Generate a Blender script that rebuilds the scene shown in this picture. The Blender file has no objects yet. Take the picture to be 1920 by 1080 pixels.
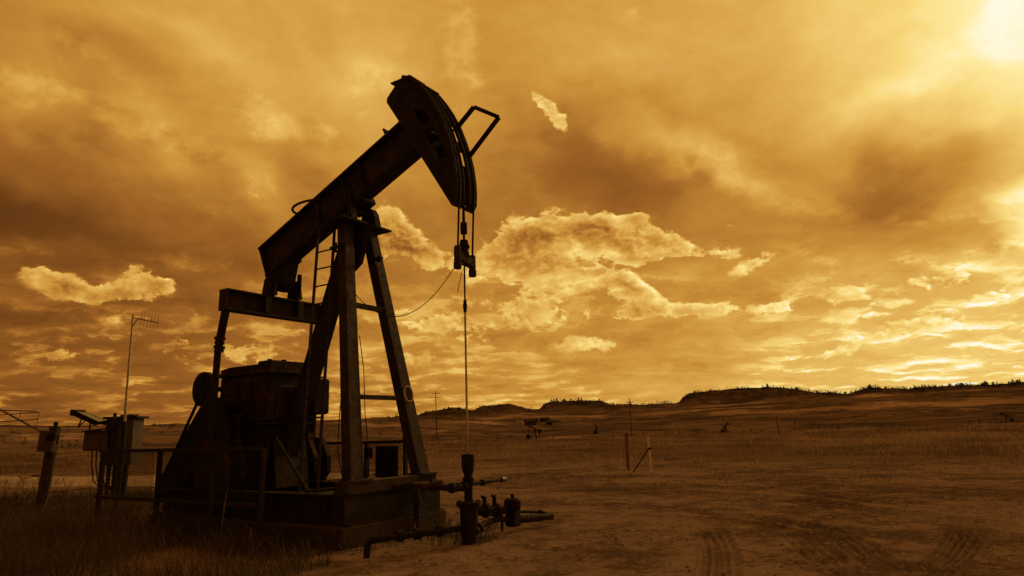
import bpy, bmesh, math, random
import numpy as np
from mathutils import Vector, Matrix, noise as mnoise
from mathutils.geometry import tessellate_polygon

random.seed(7); rng = np.random.default_rng(7)
D = bpy.data; scene = bpy.context.scene; col = scene.collection

# ------------------------------------------------------------------ camera
CAM_H, FPX, PITCH, ROLL = 1.65, 1253.0, math.radians(11.99), math.radians(-1.776)
FWD = np.array([0, math.cos(PITCH), math.sin(PITCH)])
UP0 = np.array([0, -math.sin(PITCH), math.cos(PITCH)]); RT0 = np.array([1.0, 0, 0])
RGT = math.cos(ROLL)*RT0 + math.sin(ROLL)*UP0
UPV = -math.sin(ROLL)*RT0 + math.cos(ROLL)*UP0
cd = D.cameras.new('camera'); cam = D.objects.new('camera', cd); col.objects.link(cam)
cd.sensor_width = 36; cd.lens = FPX/1920*36; cd.clip_start = 0.1; cd.clip_end = 20000
m = Matrix((RGT, UPV, -FWD)).transposed().to_4x4(); m.translation = (0, 0, CAM_H)
cam.matrix_world = m; scene.camera = cam

def ray(px, py):                    # direction seen in the photograph (1920 x 1080)
    d = FWD + (px-960)/FPX*RGT + (540-py)/FPX*UPV
    return d/np.linalg.norm(d)
def ang(px, py):                    # azimuth, elevation in radians
    d = ray(px, py); return math.atan2(d[0], d[1]), math.asin(d[2])
def pix(az, el):
    d = np.array([math.sin(az)*math.cos(el), math.cos(az)*math.cos(el), math.sin(el)])
    z = max(d@FWD, 1e-3); return 960+FPX*(d@RGT)/z, 540-FPX*(d@UPV)/z
def gpt(px, py, z=0):
    d = ray(px, py); t = (z-CAM_H)/d[2]; return np.array([0, 0, CAM_H])+t*d
def horizon(px):
    # image row of the true horizon in column px
    return 540 + (FPX*FWD[2] + (px-960)*RGT[2])/UPV[2]

# ------------------------------------------------------------------ light and exposure
SUN_AZ, SUN_EL = ang(1914, 36)
sl = D.lights.new('sun', 'SUN'); sun = D.objects.new('sun', sl); col.objects.link(sun)
sl.energy = 0.75; sl.angle = math.radians(10); sl.color = (1.0, 0.62, 0.25)
sd = Vector((math.sin(SUN_AZ)*math.cos(SUN_EL), math.cos(SUN_AZ)*math.cos(SUN_EL), math.sin(SUN_EL)))
sun.rotation_euler = sd.to_track_quat('Z', 'Y').to_euler()
scene.view_settings.view_transform = 'Standard'; scene.view_settings.look = 'None'
scene.view_settings.exposure = 0; scene.view_settings.gamma = 1

def lin(r, g, b):
    f = lambda c: c/12.92 if c <= .04045 else ((c+.055)/1.055)**2.4
    return (f(r/255), f(g/255), f(b/255), 1)

# ------------------------------------------------------------------ node helpers
class X:                            # a socket with arithmetic
    nt = None
    def __init__(s, v): s.v = v
    @staticmethod
    def math(op, *a, clamp=False):
        n = X.nt.nodes.new('ShaderNodeMath'); n.operation = op; n.use_clamp = clamp
        for i, q in enumerate(a):
            if isinstance(q, X): X.nt.links.new(q.v, n.inputs[i])
            else: n.inputs[i].default_value = q
        return X(n.outputs[0])
    def __add__(s, o): return X.math('ADD', s, o)
    __radd__ = __add__
    def __mul__(s, o): return X.math('MULTIPLY', s, o)
    __rmul__ = __mul__
    def __sub__(s, o): return X.math('SUBTRACT', s, o)
    def __rsub__(s, o): return X.math('SUBTRACT', o, s)
def step(v, a, b, lo=0.0, hi=1.0, soft=True):
    n = X.nt.nodes.new('ShaderNodeMapRange'); n.interpolation_type = 'SMOOTHSTEP' if soft else 'LINEAR'
    n.clamp = True; X.nt.links.new(v.v, n.inputs[0])
    for i, q in zip((1, 2, 3, 4), (a, b, lo, hi)):
        if isinstance(q, X): X.nt.links.new(q.v, n.inputs[i])
        else: n.inputs[i].default_value = q
    return X(n.outputs[0])
def mixf(a, b, f): return a*(1-f) + b*f if not isinstance(a, X) else a + (b-a)*f
def vec(op, a, b=None, scale=None):
    n = X.nt.nodes.new('ShaderNodeVectorMath'); n.operation = op
    for i, q in enumerate((a, b)):
        if q is None: continue
        if isinstance(q, X): X.nt.links.new(q.v, n.inputs[i])
        else: n.inputs[i].default_value = q
    if scale is not None: n.inputs['Scale'].default_value = scale
    return X(n.outputs[1] if op in ('LENGTH', 'DOT_PRODUCT') else n.outputs[0])
def noise(v, scale, detail=4, rough=.55, lac=2.0, dist=0.0, color=False):
    n = X.nt.nodes.new('ShaderNodeTexNoise'); n.inputs['Scale'].default_value = scale
    n.inputs['Detail'].default_value = detail; n.inputs['Roughness'].default_value = rough
    n.inputs['Lacunarity'].default_value = lac; n.inputs['Distortion'].default_value = dist
    if v is not None: X.nt.links.new(v.v, n.inputs['Vector'])
    return X(n.outputs['Color' if color else 'Fac'])
def comb(x, y, z=0.0):
    n = X.nt.nodes.new('ShaderNodeCombineXYZ')
    for i, q in enumerate((x, y, z)):
        if isinstance(q, X): X.nt.links.new(q.v, n.inputs[i])
        else: n.inputs[i].default_value = q
    return X(n.outputs[0])
def ramp(v, stops, interp='LINEAR'):
    n = X.nt.nodes.new('ShaderNodeValToRGB'); r = n.color_ramp; r.interpolation = interp
    while len(r.elements) < len(stops): r.elements.new(.5)
    for e, (p, c) in zip(r.elements, stops): e.position = p
    for e, (p, c) in zip(r.elements, stops): e.position = p; e.color = c
    X.nt.links.new(v.v, n.inputs[0]); return X(n.outputs[0])
def mixc(a, b, f):
    n = X.nt.nodes.new('ShaderNodeMix'); n.data_type = 'RGBA'
    for i, q in ((0, f), (6, a), (7, b)):
        if isinstance(q, X): X.nt.links.new(q.v, n.inputs[i])
        else: n.inputs[i].default_value = q if i == 0 else (*q[:3], 1)
    return X(n.outputs[2])

# ------------------------------------------------------------------ sky
def build_sky():
    w = D.worlds.new('World'); scene.world = w; w.use_nodes = True; nt = w.node_tree; nt.nodes.clear(); X.nt = nt
    tc = nt.nodes.new('ShaderNodeTexCoord'); d = X(tc.outputs['Generated'])
    sx = nt.nodes.new('ShaderNodeSeparateXYZ'); nt.links.new(d.v, sx.inputs[0])
    dx, dy, dz = (X(o) for o in sx.outputs)
    az = X.math('ARCTAN2', dx, dy); el = X.math('ARCSINE', dz)
    P0 = comb(az, el)
    # clear air behind the clouds
    ns = nt.nodes.new('ShaderNodeTexSky'); ns.sky_type = 'NISHITA'; ns.sun_disc = False
    ns.sun_elevation = SUN_EL; ns.sun_rotation = SUN_AZ; ns.dust_density = 2.0
    bw = nt.nodes.new('ShaderNodeRGBToBW'); nt.links.new(ns.outputs[0], bw.inputs[0]); air = X(bw.outputs[0])
    # warped angular coordinates
    flat = vec('MULTIPLY', d, (1, 1, 1.5))
    wn = vec('SUBTRACT', noise(flat, 3.2, 4, .55, color=True), (.5, .5, .5))
    wn2 = vec('SUBTRACT', noise(flat, 11, 4, .6, color=True), (.5, .5, .5))
    w1 = vec('ADD', vec('SCALE', wn, scale=.16), vec('SCALE', wn2, scale=.05))
    w2 = vec('ADD', vec('SCALE', wn, scale=.05), vec('SCALE', wn2, scale=.035))
    P = vec('ADD', P0, w1); Q = vec('ADD', P0, w2)
    # ---- broad brightness of the cloud deck: rows of equal elevation
    xs = [0, 240, 480, 720, 960, 1200, 1440, 1680, 1920]
    T = {0:  [.58, .65, .67, .675, .66, .685, .715, .76, .78],
         100:[.56, .64, .665, .675, .655, .67, .70, .75, .78],
         200:[.51, .60, .64, .65, .61, .64, .68, .73, .82],
         300:[.46, .55, .60, .62, .54, .52, .63, .60, .62],
         400:[.38, .45, .52, .55, .52, .50, .56, .54, .66],
         500:[.38, .42, .47, .53, .57, .575, .605, .66, .77],
         600:[.43, .46, .49, .57, .61, .645, .69, .77, .82],
         700:[.41, .46, .50, .59, .64, .67, .73, .80, .83],
         800:[.38, .43, .48, .57, .62, .66, .72, .78, .81]}
    ty = sorted(T); tab = np.array([T[k] for k in ty])
    def val(x, y):
        x = min(max(x, 0), 1920); y = min(max(y, 0), 800)
        row = [np.interp(x, xs, r) for r in tab]; return float(np.interp(y, ty, row))
    sp = nt.nodes.new('ShaderNodeSeparateXYZ'); nt.links.new(P.v, sp.inputs[0]); pa, pe = X(sp.outputs[0]), X(sp.outputs[1])
    t = step(pa, -math.pi, math.pi, soft=False)
    rows = []
    els = [math.radians(q) for q in (-1, 4, 9, 14, 19, 24, 30, 38)]
    azs = [math.radians(q) for q in range(-42, 43, 6)]
    for e in els:
        st = [(0, .36), ((math.radians(-85)+math.pi)/(2*math.pi), .34)]
        st += [((a+math.pi)/(2*math.pi), val(*pix(a, e))) for a in azs]
        st += [((math.radians(75)+math.pi)/(2*math.pi), .50), (1, .36)]
        rows.append(X(ramp(t, [(p, (v, v, v, 1)) for p, v in st], 'EASE').v))
    S = rows[0]
    for i in range(1, len(els)):
        S = mixf(S, rows[i], step(pe, els[i-1], els[i]))
    S = mixf(S, S*.55+.2, step(el, math.radians(45), math.radians(80)))
    # ---- soft masses, bright and dark
    def blobs(coord, lst):
        acc = None
        for (px, py, rx, ry, rot, amp) in lst:
            a, e = ang(px, py); a2, _ = ang(px+2, py); _, e2 = ang(px, py-2)
            n = nt.nodes.new('ShaderNodeMapping'); n.vector_type = 'TEXTURE'
            n.inputs['Location'].default_value = (a, e, 0); n.inputs['Rotation'].default_value = (0, 0, math.radians(-rot))
            n.inputs['Scale'].default_value = (rx*(a2-a)/2, ry*(e2-e)/2, 1)
            nt.links.new(coord.v, n.inputs[0])
            g = nt.nodes.new('ShaderNodeTexGradient'); g.gradient_type = 'SPHERICAL'; nt.links.new(n.outputs[0], g.inputs[0])
            b = step(X(g.outputs['Fac']), 0, 1, 0, amp); acc = b if acc is None else acc+b
        return acc
    soft = [(60, 400, 330, 110, 10, -.10), (260, 420, 260, 70, 8, -.06), (60, 180, 170, 110, 35, .07), (200, 120, 300, 60, 25, -.04),
            (300, 270, 170, 90, 25, .075), (480, 350, 130, 75, 55, .09), (480, 180, 220, 90, 25, .03), (690, 150, 120, 130, 50, .10),
            (620, 200, 150, 80, 40, .04), (380, 100, 200, 60, 20, .045), (560, 310, 200, 50, 15, -.05), (120, 320, 160, 60, 20, -.03),
            (1120, 330, 240, 70, 32, -.09), (1280, 300, 240, 60, 27, .12), (1430, 370, 260, 45, 20, .06), (1700, 330, 280, 100, -12, -.14),
            (1830, 290, 200, 70, -15, -.06), (1600, 400, 260, 50, 8, -.04), (1650, 190, 330, 70, -20, .05), (1080, 120, 260, 100, 10, .02),
            (1915, 40, 420, 300, 0, .015), (1925, 395, 110, 80, 0, .26), (1840, 470, 180, 60, -20, .10), (1450, 560, 220, 60, 0, -.045),
            (1180, 640, 200, 80, 0, -.03), (400, 480, 260, 40, 5, -.04), (180, 590, 260, 30, 0, -.04), (900, 110, 160, 120, 70, -.02)]
    S = S + blobs(P, soft)
    streak = noise(vec('MULTIPLY', vec('ADD', d, vec('SCALE', wn, scale=.35)), (1, 1, 2.6)), 5.5, 6, .6)
    S = S + (streak-.5)*.15 + .014
    fine = noise(vec('MULTIPLY', d, (1, 1, 2.2)), 22, 5, .62)
    S = S + (fine-.5)*.07
    # ---- low cloud bands towards the horizon, squeezed by perspective
    k = X.math('DIVIDE', 1.0, dz+.11); pl = comb(dx*k, dy*k, 3.1)
    pw = vec('ADD', pl, vec('SCALE', wn2, scale=.5))
    b0 = noise(pw, 2.3, 8, .60); b1 = noise(vec('ADD', pw, (.10, .12, 0)), 2.3, 8, .60)
    low = step(el, math.radians(17), math.radians(8)); right = step(az, math.radians(-4), math.radians(30))
    calm = X.math('MINIMUM', 1.0, blobs(P, [(1230, 650, 330, 130, -4, 1.6), (1330, 500, 260, 90, 20, 1.2)]))
    bm = step(b0, .475, .60)*low*(1-calm*.8)
    S = S - low*.02 + bm*(mixf(.03, .055, right) + mixf(.09, .10, right)*step(b0, .74, .50) + (b0-b1)*.7) - step(b0, .46, .34)*low*.04
    # ---- soft heaps in the deck, brighter on the sun side
    heaps = [(70, 175, 120, 70, 20, .5), (300, 270, 140, 60, 25, .5), (390, 300, 110, 50, 20, .35), (490, 360, 80, 60, 55, .5), (690, 160, 90, 110, 50, .5), (450, 60, 120, 60, 20, .35), (560, 240, 130, 60, 15, .3), (210, 230, 120, 40, 25, .35),
             (400, 400, 90, 40, 10, .25), (860, 90, 150, 90, 60, .3), (1300, 310, 190, 50, 25, .45), (1450, 375, 190, 36, 18, .35), (1380, 290, 70, 30, 10, .35), (330, 480, 60, 34, 0, .4), (1830, 470, 120, 50, -15, .4), (150, 100, 140, 60, 30, .3)]
    dh = vec('ADD', vec('MULTIPLY', d, (1, 1, 1.4)), vec('SCALE', wn2, scale=.03))
    g0 = noise(dh, 7.5, 8, .62); g1 = noise(vec('ADD', dh, (.018, 0, .028)), 7.5, 8, .62)
    hd = blobs(vec('ADD', P0, vec('SCALE', w1, scale=.5)), heaps) + (g0-.5)*1.5
    S = S + step(hd, .16, .42)*(.022 + (g0-g1)*.55)
    # ---- crisp cumulus, lit from the sun side
    cum = [(1050, 430, 150, 62, 0, .62), (1160, 450, 130, 70, 15, .66), (980, 470, 140, 60, 10, .52), (1215, 460, 90, 62, 0, .55), (1050, 520, 190, 70, 10, .55),
           (1262, 470, 80, 40, 0, .42), (1300, 483, 70, 28, 0, .34), (1190, 545, 90, 34, 20, .42), (1187, 412, 40, 22, 0, .40), (1352, 444, 60, 34, -15, .34),
           (1355, 485, 60, 26, 0, .32), (1410, 503, 90, 24, -22, .32), (925, 500, 90, 60, 0, .42), (1000, 580, 180, 50, 5, .42),
           (1008, 198, 90, 30, 47, .33), (1040, 232, 70, 30, 50, .33), (745, 425, 90, 56, 42, .56), (800, 470, 80, 46, 35, .52),
           (720, 470, 130, 70, 10, .45), (830, 510, 110, 60, 0, .38), (110, 530, 120, 44, 22, .37), (265, 520, 90, 70, 15, .44), (215, 560, 160, 34, 0, .36), (310, 540, 60, 30, 0, .36),
           (490, 370, 60, 40, 45, .26), (1290, 580, 200, 26, 4, .40), (1160, 590, 150, 24, 0, .38), (1590, 565, 110, 26, 5, .42), (1760, 530, 130, 36, -8, .44),
           (1480, 585, 90, 24, 0, .36), (1850, 560, 140, 26, -8, .40), (900, 620, 200, 40, 0, .30), (1100, 650, 130, 24, 0, .26), (80, 665, 160, 26, 0, .36),
           (450, 660, 240, 40, 0, .30), (250, 610, 140, 22, 0, .28), (1700, 620, 260, 26, -6, .34), (1560, 660, 200, 20, -4, .30), (760, 600, 160, 34, 0, .32), (740, 670, 150, 30, 0, .28)]
    C = blobs(Q, cum)
    dd = vec('ADD', vec('MULTIPLY', d, (1, 1, 1.55)), vec('SCALE', wn2, scale=.02))
    nz = lambda off: noise(vec('ADD', dd, off), 9.0, 6, .60, 2.1)
    bz = lambda off: 1.0 - X.math('ABSOLUTE', noise(vec('ADD', dd, off), 24.0, 5, .60, 2.2)*2.0 - 1.0)*2.2   # billows
    n0 = nz((0, 0, 0)); n1 = nz((.012, .0, .022)); b0_ = bz((0, 0, 0)); b1_ = bz((.0035, .0, .007))
    dens = C + (n0-.5)*1.75 + (b0_-.62)*.34
    mask = step(dens, .27, .42)*step(C, .02, .26)
    thick = step(dens, .36, .85)
    lit = (n0-n1)*1.0 + (b0_-b1_)*.20
    glow = step(az, math.radians(-34), math.radians(30), -.085, .17, False)
    cb = .745 + glow - thick*.20 + lit
    S = mixf(S, cb, mask*.92)
    # ---- air shows through faintly between the clouds
    S = S + step(air, 2, 40, -.012, .012)
    # ---- the sun behind the thin edge of the deck
    dot = vec('DOT_PRODUCT', d, tuple(sd))
    S = S + step(dot, math.cos(math.radians(17)), math.cos(math.radians(3)), 0, .085) + step(dot, math.cos(math.radians(7.5)), math.cos(math.radians(1.0)), 0, .05) + step(dot, math.cos(math.radians(3.6)), math.cos(math.radians(.2)), 0, .055)
    c = ramp(S, [(0, lin(14, 5, 2)), (.2, lin(66, 33, 11)), (.35, lin(113, 66, 24)), (.5, lin(161, 101, 38)), (.62, lin(202, 143, 57)),
                 (.75, lin(228, 180, 90)), (.87, lin(249, 214, 122)), (.95, lin(255, 236, 165)), (1.0, lin(255, 250, 225))])
    bg = nt.nodes.new('ShaderNodeBackground'); bg.inputs['Strength'].default_value = .1
    nt.links.new(vec('SCALE', c, scale=10.0).v, bg.inputs[0])
    o = nt.nodes.new('ShaderNodeOutputWorld'); nt.links.new(bg.outputs[0], o.inputs[0])
build_sky()

# ------------------------------------------------------------------ materials
def material(name, c1, c2, scale=6, rough=.75, metal=0.0, bump=.0, detail=6, lo=.38, hi=.62, spec=.2):
    mt = D.materials.new(name); mt.use_nodes = True; nt = mt.node_tree; X.nt = nt
    b = nt.nodes['Principled BSDF']; tc = nt.nodes.new('ShaderNodeTexCoord'); g = X(tc.outputs['Object'])
    n = noise(g, scale, detail, .65); f = step(n, lo, hi)
    nt.links.new(mixc(c1, c2, f).v, b.inputs['Base Color'])
    nt.links.new((step(noise(g, scale*3.1, 4), .3, .7, rough-.12, min(rough+.12, 1))).v, b.inputs['Roughness'])
    b.inputs['Metallic'].default_value = metal; b.inputs['Specular IOR Level'].default_value = spec
    if bump:
        bn = nt.nodes.new('ShaderNodeBump'); bn.inputs['Strength'].default_value = bump; bn.inputs['Distance'].default_value = .02
        nt.links.new(noise(g, scale*4, 6).v, bn.inputs['Height']); nt.links.new(bn.outputs[0], b.inputs['Normal'])
    return mt
M = {}
M['steel'] = material('painted_steel', (.044, .034, .027), (.027, .020, .0155), 3.5, .78, 0, .25, spec=.18)
M['light_steel'] = material('lighter_steel', (.064, .046, .035), (.036, .026, .02), 4, .75, 0, .25, spec=.2)
M['dark_steel'] = material('oily_steel', (.020, .015, .012), (.030, .021, .016), 5, .75, 0, .3, spec=.12)
M['rust'] = material('rusty_steel', (.030, .021, .016), (.085, .038, .018), 3.2, .85, 0, .4, 8, .45, .62)
M['concrete'] = material('concrete', (.075, .062, .05), (.045, .037, .03), 5, .9, 0, .5)
M['zinc'] = material('galvanised', (.20, .185, .17), (.13, .12, .11), 9, .5, .3)
M['rod'] = material('polished_metal', (.62, .56, .5), (.42, .36, .3), 8, .30, .85)
M['cabinet'] = material('cabinet_paint', (.12, .098, .08), (.085, .068, .055), 3, .65, 0, .1)
M['cable'] = material('black_rubber', (.02, .018, .016), (.03, .026, .022), 9, .7)
M['wood'] = material('weathered_wood', (.10, .075, .055), (.055, .042, .03), 12, .9, 0, .5)
M['pole'] = material('dark_pole', (.05, .038, .03), (.03, .024, .02), 8, .9)
M['white'] = material('white_paint', (.80, .74, .68), (.66, .58, .5), 14, .6)
M['redpost'] = material('rusty_red_post', (.24, .125, .08), (.17, .09, .06), 9, .85)
M['panel'] = material('solar_glass', (.012, .013, .018), (.02, .02, .026), 20, .25, 0, 0, 4, .4, .6, .5)
M['pine'] = material('pine_needles', (.022, .026, .014), (.035, .038, .02), 2, .9)
M['rock'] = material('dark_rock', (.06, .05, .042), (.035, .03, .025), 3, .95, 0, .6)
M['pale'] = material('pale_siding', (.55, .5, .45), (.42, .38, .34), .8, .8)
M['roof'] = material('dark_roof', (.07, .055, .045), (.05, .04, .034), 1, .9)

# ------------------------------------------------------------------ mesh helpers
class MB:
    def __init__(s): s.v = []; s.f = []; s.sm = []
    def add(s, vs, fs, smooth=False):
        o = len(s.v); s.v += [tuple(map(float, q)) for q in vs]; s.f += [tuple(o+i for i in q) for q in fs]; s.sm += [smooth]*len(fs); return s
    def bar(s, p, q, w, h, side=(0, 1, 0), w2=None, h2=None):
        """box from p to q; w is the width along `side`, h across it"""
        p, q = Vector(p), Vector(q); a = (q-p).normalized(); sv = Vector(side); sv = (sv-a*sv.dot(a)).normalized(); hv = a.cross(sv)
        w2 = w if w2 is None else w2; h2 = h if h2 is None else h2
        vs = []
        for c, ww, hh in ((p, w, h), (q, w2, h2)):
            for i, j in ((-1, -1), (1, -1), (1, 1), (-1, 1)): vs.append(c+sv*(i*ww/2)+hv*(j*hh/2))
        return s.add(vs, [(3, 2, 1, 0), (4, 5, 6, 7), (0, 1, 5, 4), (1, 2, 6, 5), (2, 3, 7, 6), (3, 0, 4, 7)])
    def box(s, x0, x1, y0, y1, z0, z1, ch=0.0):
        if ch <= 0:
            return s.add([(x0, y0, z0), (x1, y0, z0), (x1, y1, z0), (x0, y1, z0), (x0, y0, z1), (x1, y0, z1), (x1, y1, z1), (x0, y1, z1)],
                         [(3, 2, 1, 0), (4, 5, 6, 7), (0, 1, 5, 4), (1, 2, 6, 5), (2, 3, 7, 6), (3, 0, 4, 7)])
        vs = []
        for z, k in ((z0, ch), (z0+ch, 0), (z1-ch, 0), (z1, ch)):
            a0, a1, b0, b1 = x0+k, x1-k, y0+k, y1-k
            vs += [(a0+ch, b0, z), (a1-ch, b0, z), (a1, b0+ch, z), (a1, b1-ch, z), (a1-ch, b1, z), (a0+ch, b1, z), (a0, b1-ch, z), (a0, b0+ch, z)]
        fs = [tuple(range(7, -1, -1)), tuple(range(24, 32))]
        for k in range(3):
            for i in range(8): fs.append((k*8+i, k*8+(i+1) % 8, k*8+8+(i+1) % 8, k*8+8+i))
        return s.add(vs, fs)
    def tube(s, pts, r, n=10, caps=True):
        pts = [Vector(p) for p in pts]; rs = r if isinstance(r, (list, tuple)) else [r]*len(pts)
        vs = []; fs = []; ref = None
        for i, p in enumerate(pts):
            a = (pts[min(i+1, len(pts)-1)]-pts[max(i-1, 0)]).normalized()
            if ref is None: ref = a.orthogonal().normalized()
            ref = (ref-a*ref.dot(a)).normalized(); b = a.cross(ref)
            for k in range(n):
                t = 2*math.pi*k/n; vs.append(p+(ref*math.cos(t)+b*math.sin(t))*rs[i])
        for i in range(len(pts)-1):
            for k in range(n): fs.append((i*n+k, i*n+(k+1) % n, (i+1)*n+(k+1) % n, (i+1)*n+k))
        s.add(vs, fs, True)
        if caps: s.add(vs[:n], [tuple(range(n-1, -1, -1))]); s.add(vs[-n:], [tuple(range(n))])
        return s
    def lathe(s, prof, base, axis=(0, 0, 1), n=20):
        """prof: (radius, distance along the axis); each step is its own flat-shaded ring"""
        a = Vector(axis).normalized(); b = Vector(base)
        for (r0, h0), (r1, h1) in zip(prof, prof[1:]): s.tube([b+a*h0, b+a*(h1 if h1 != h0 else h0+1e-4)], [max(r0, 1e-4), max(r1, 1e-4)], n, False)
        return s
    def prism(s, loops, y0, y1, P=lambda x, z, y: (x, y, z)):
        """outline (and holes) in x,z given thickness along y"""
        loops3 = [[Vector((x, z, 0)) for x, z in l] for l in loops]; flat = [q for l in loops for q in l]
        tri = tessellate_polygon(loops3); n = len(flat)
        vs = [P(x, z, y0) for x, z in flat]+[P(x, z, y1) for x, z in flat]
        fs = [tuple(t) for t in tri]+[tuple(n+i for i in reversed(t)) for t in tri]; o = 0
        for l in loops:
            k = len(l)
            for i in range(k): fs.append((o+i, o+(i+1) % k, n+o+(i+1) % k, n+o+i))
            o += k
        return s.add(vs, fs)
    def build(s, name, mat, parent=None):
        me = D.meshes.new(name); me.from_pydata(s.v, [], s.f); me.polygons.foreach_set('use_smooth', s.sm)
        bm = bmesh.new(); bm.from_mesh(me); bmesh.ops.recalc_face_normals(bm, faces=bm.faces); bm.to_mesh(me); bm.free()
        if mat: me.materials.append(M[mat] if isinstance(mat, str) else mat)
        o = D.objects.new(name, me); col.objects.link(o)
        if parent: o.parent = parent
        return o
def tag(o, label=None, cat=None, group=None, kind=None):
    for k, v in (('label', label), ('category', cat), ('group', group), ('kind', kind)):
        if v: o[k] = v
    return o
def empty(name, loc=(0, 0, 0), rz=0.0, **k):
    o = D.objects.new(name, None); col.objects.link(o); o.location = loc; o.rotation_euler = (0, 0, rz); o.empty_display_size = .3; return tag(o, **k)
def copy_tree(o, parent=None):
    c = o.copy(); col.objects.link(c)
    if parent: c.parent = parent
    for ch in [q for q in D.objects if q.parent == o]: copy_tree(ch, c)
    return c
def raw_mesh(name, verts, faces_flat, nper, mat, smooth=True, attrs=None):
    me = D.meshes.new(name); nv = len(verts); nf = len(faces_flat)//nper
    me.vertices.add(nv); me.vertices.foreach_set('co', np.asarray(verts, np.float32).ravel())
    me.loops.add(nf*nper); me.loops.foreach_set('vertex_index', np.asarray(faces_flat, np.int32))
    me.polygons.add(nf); me.polygons.foreach_set('loop_start', np.arange(0, nf*nper, nper, dtype=np.int32))
    me.polygons.foreach_set('use_smooth', np.full(nf, smooth)); me.update(calc_edges=True)
    for k, a in (attrs or {}).items():
        at = me.attributes.new(k, 'FLOAT', 'POINT'); at.data.foreach_set('value', np.asarray(a, np.float32))
    me.materials.append(mat); o = D.objects.new(name, me); col.objects.link(o); return o

# ------------------------------------------------------------------ terrain
def vnoise(x, y, seed):
    xi = np.floor(x).astype(np.int64); yi = np.floor(y).astype(np.int64); xf = x-xi; yf = y-yi
    u = xf*xf*(3-2*xf); v = yf*yf*(3-2*yf)
    def h(a, b):
        n = (a*374761393 + b*668265263 + seed*1442695041) & 0x7fffffff
        n = ((n ^ (n >> 13))*1274126177) & 0x7fffffff; n = n ^ (n >> 16); return (n & 0xffff)/65535.0
    return (h(xi, yi)*(1-u)+h(xi+1, yi)*u)*(1-v)+(h(xi, yi+1)*(1-u)+h(xi+1, yi+1)*u)*v
def fbm(x, y, seed, o=5, g=.5):
    s = 0; a = 1; t = 0
    for i in range(o): s = s+a*(vnoise(x*2**i, y*2**i, seed+i*17)-.5); t += a; a *= g
    return s/t*2
def col_az(px, e=0): d = ray(px, horizon(px)-e); return math.atan2(d[0], d[1])
def col_slope(px, e): d = ray(px, horizon(px)-e); return d[2]/math.hypot(d[0], d[1])
SKYL = [(-200, 800), (0, 799), (100, 801), (180, 797), (300, 801), (480, 798), (600, 792), (700, 785), (740, 779), (785, 776), (800, 771), (825, 768), (850, 763), (875, 768),
        (890, 768), (905, 761), (930, 760), (955, 757), (975, 762), (1000, 768), (1012, 767), (1025, 757), (1045, 753), (1080, 751), (1130, 752), (1148, 758), (1180, 759), (1270, 758),
        (1277, 754), (1283, 745), (1295, 738), (1330, 734), (1390, 728), (1440, 725), (1500, 730), (1540, 737), (1600, 738), (1640, 728), (1700, 727), (1760, 726), (1800, 722), (1860, 721), (1890, 720), (1930, 715), (2200, 700)]
def ring(tab, absolute=False):
    a = []; s = []
    for px, y in tab:
        e = horizon(px)-y if absolute else y
        a.append(col_az(px)); s.append(col_slope(px, e))
    return np.array(a), np.array(s)
RINGS = [(110, ring([(0, -14), (480, -17), (960, -21), (1440, -21), (1920, -18)])),
         (150, ring([(0, -2), (480, -8), (960, -18), (1440, -17), (1920, -15)])),
         (220, ring([(0, 20), (240, 20), (480, 12), (700, 0), (960, -13), (1440, -12), (1920, -10)])),
         (330, ring([(0, 37), (240, 31), (480, 23), (700, 13), (960, -3), (1150, -4), (1440, -3), (1920, 3)])),
         (480, ring([(0, 32), (480, 26), (700, 25), (960, 10), (1440, 14), (1920, 20)])),
         (650, ring([(0, 28), (480, 24), (700, 29), (960, 24), (1150, 26), (1280, 30), (1440, 34), (1700, 40), (1920, 44)])),
         (760, ring([(0, 25), (480, 22), (700, 30), (960, 29), (1150, 32), (1280, 36), (1440, 42), (1700, 44), (1920, 50)])),
         (850, ring(SKYL, True)), (1000, ring([(x, y+8) for x, y in SKYL], True)), (1400, ring([(0, 10), (960, 10), (1920, 20)])), (3000, ring([(0, 0), (1920, 2)]))]
TRACKS = [([(1330, 1190), (1352, 1090), (1352, 1028), (1330, 990), (1290, 968)], .36), ([(1290, 1190), (1330, 1090), (1334, 1030), (1312, 992)], .22),
          ([(1610, 1190), (1590, 1100), (1561, 1062), (1522, 1028), (1484, 1000), (1412, 981), (1280, 970), (1100, 962)], .40),
          ([(1780, 1190), (1690, 1085), (1627, 1039), (1578, 1006), (1511, 984), (1412, 968), (1280, 958)], .40), ([(1810, 950), (1822, 975), (1824, 1005), (1799, 1040), (1700, 1110), (1560, 1190)], .28),
          ([(1780, 950), (1795, 980), (1793, 1005), (1765, 1045), (1650, 1120)], .24), ([(1930, 1062), (1843, 1011), (1780, 985), (1600, 955)], .42), ([(1950, 1035), (1860, 1000), (1700, 965)], .42),
          ([(893, 928), (1136, 921), (1412, 931), (1688, 959), (1950, 995)], .75), ([(893, 916), (1136, 910), (1412, 917), (1688, 940), (1950, 966)], .9),
          ([(893, 946), (1050, 945), (1200, 950), (1412, 968)], .6), ([(1200, 1035), (1228, 1012), (1236, 996)], .2), ([(900, 898), (1200, 893), (1500, 903), (1900, 925)], 1.3),
          ([(1040, 1090), (1110, 1040), (1240, 1000), (1420, 1000)], .4)]
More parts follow.
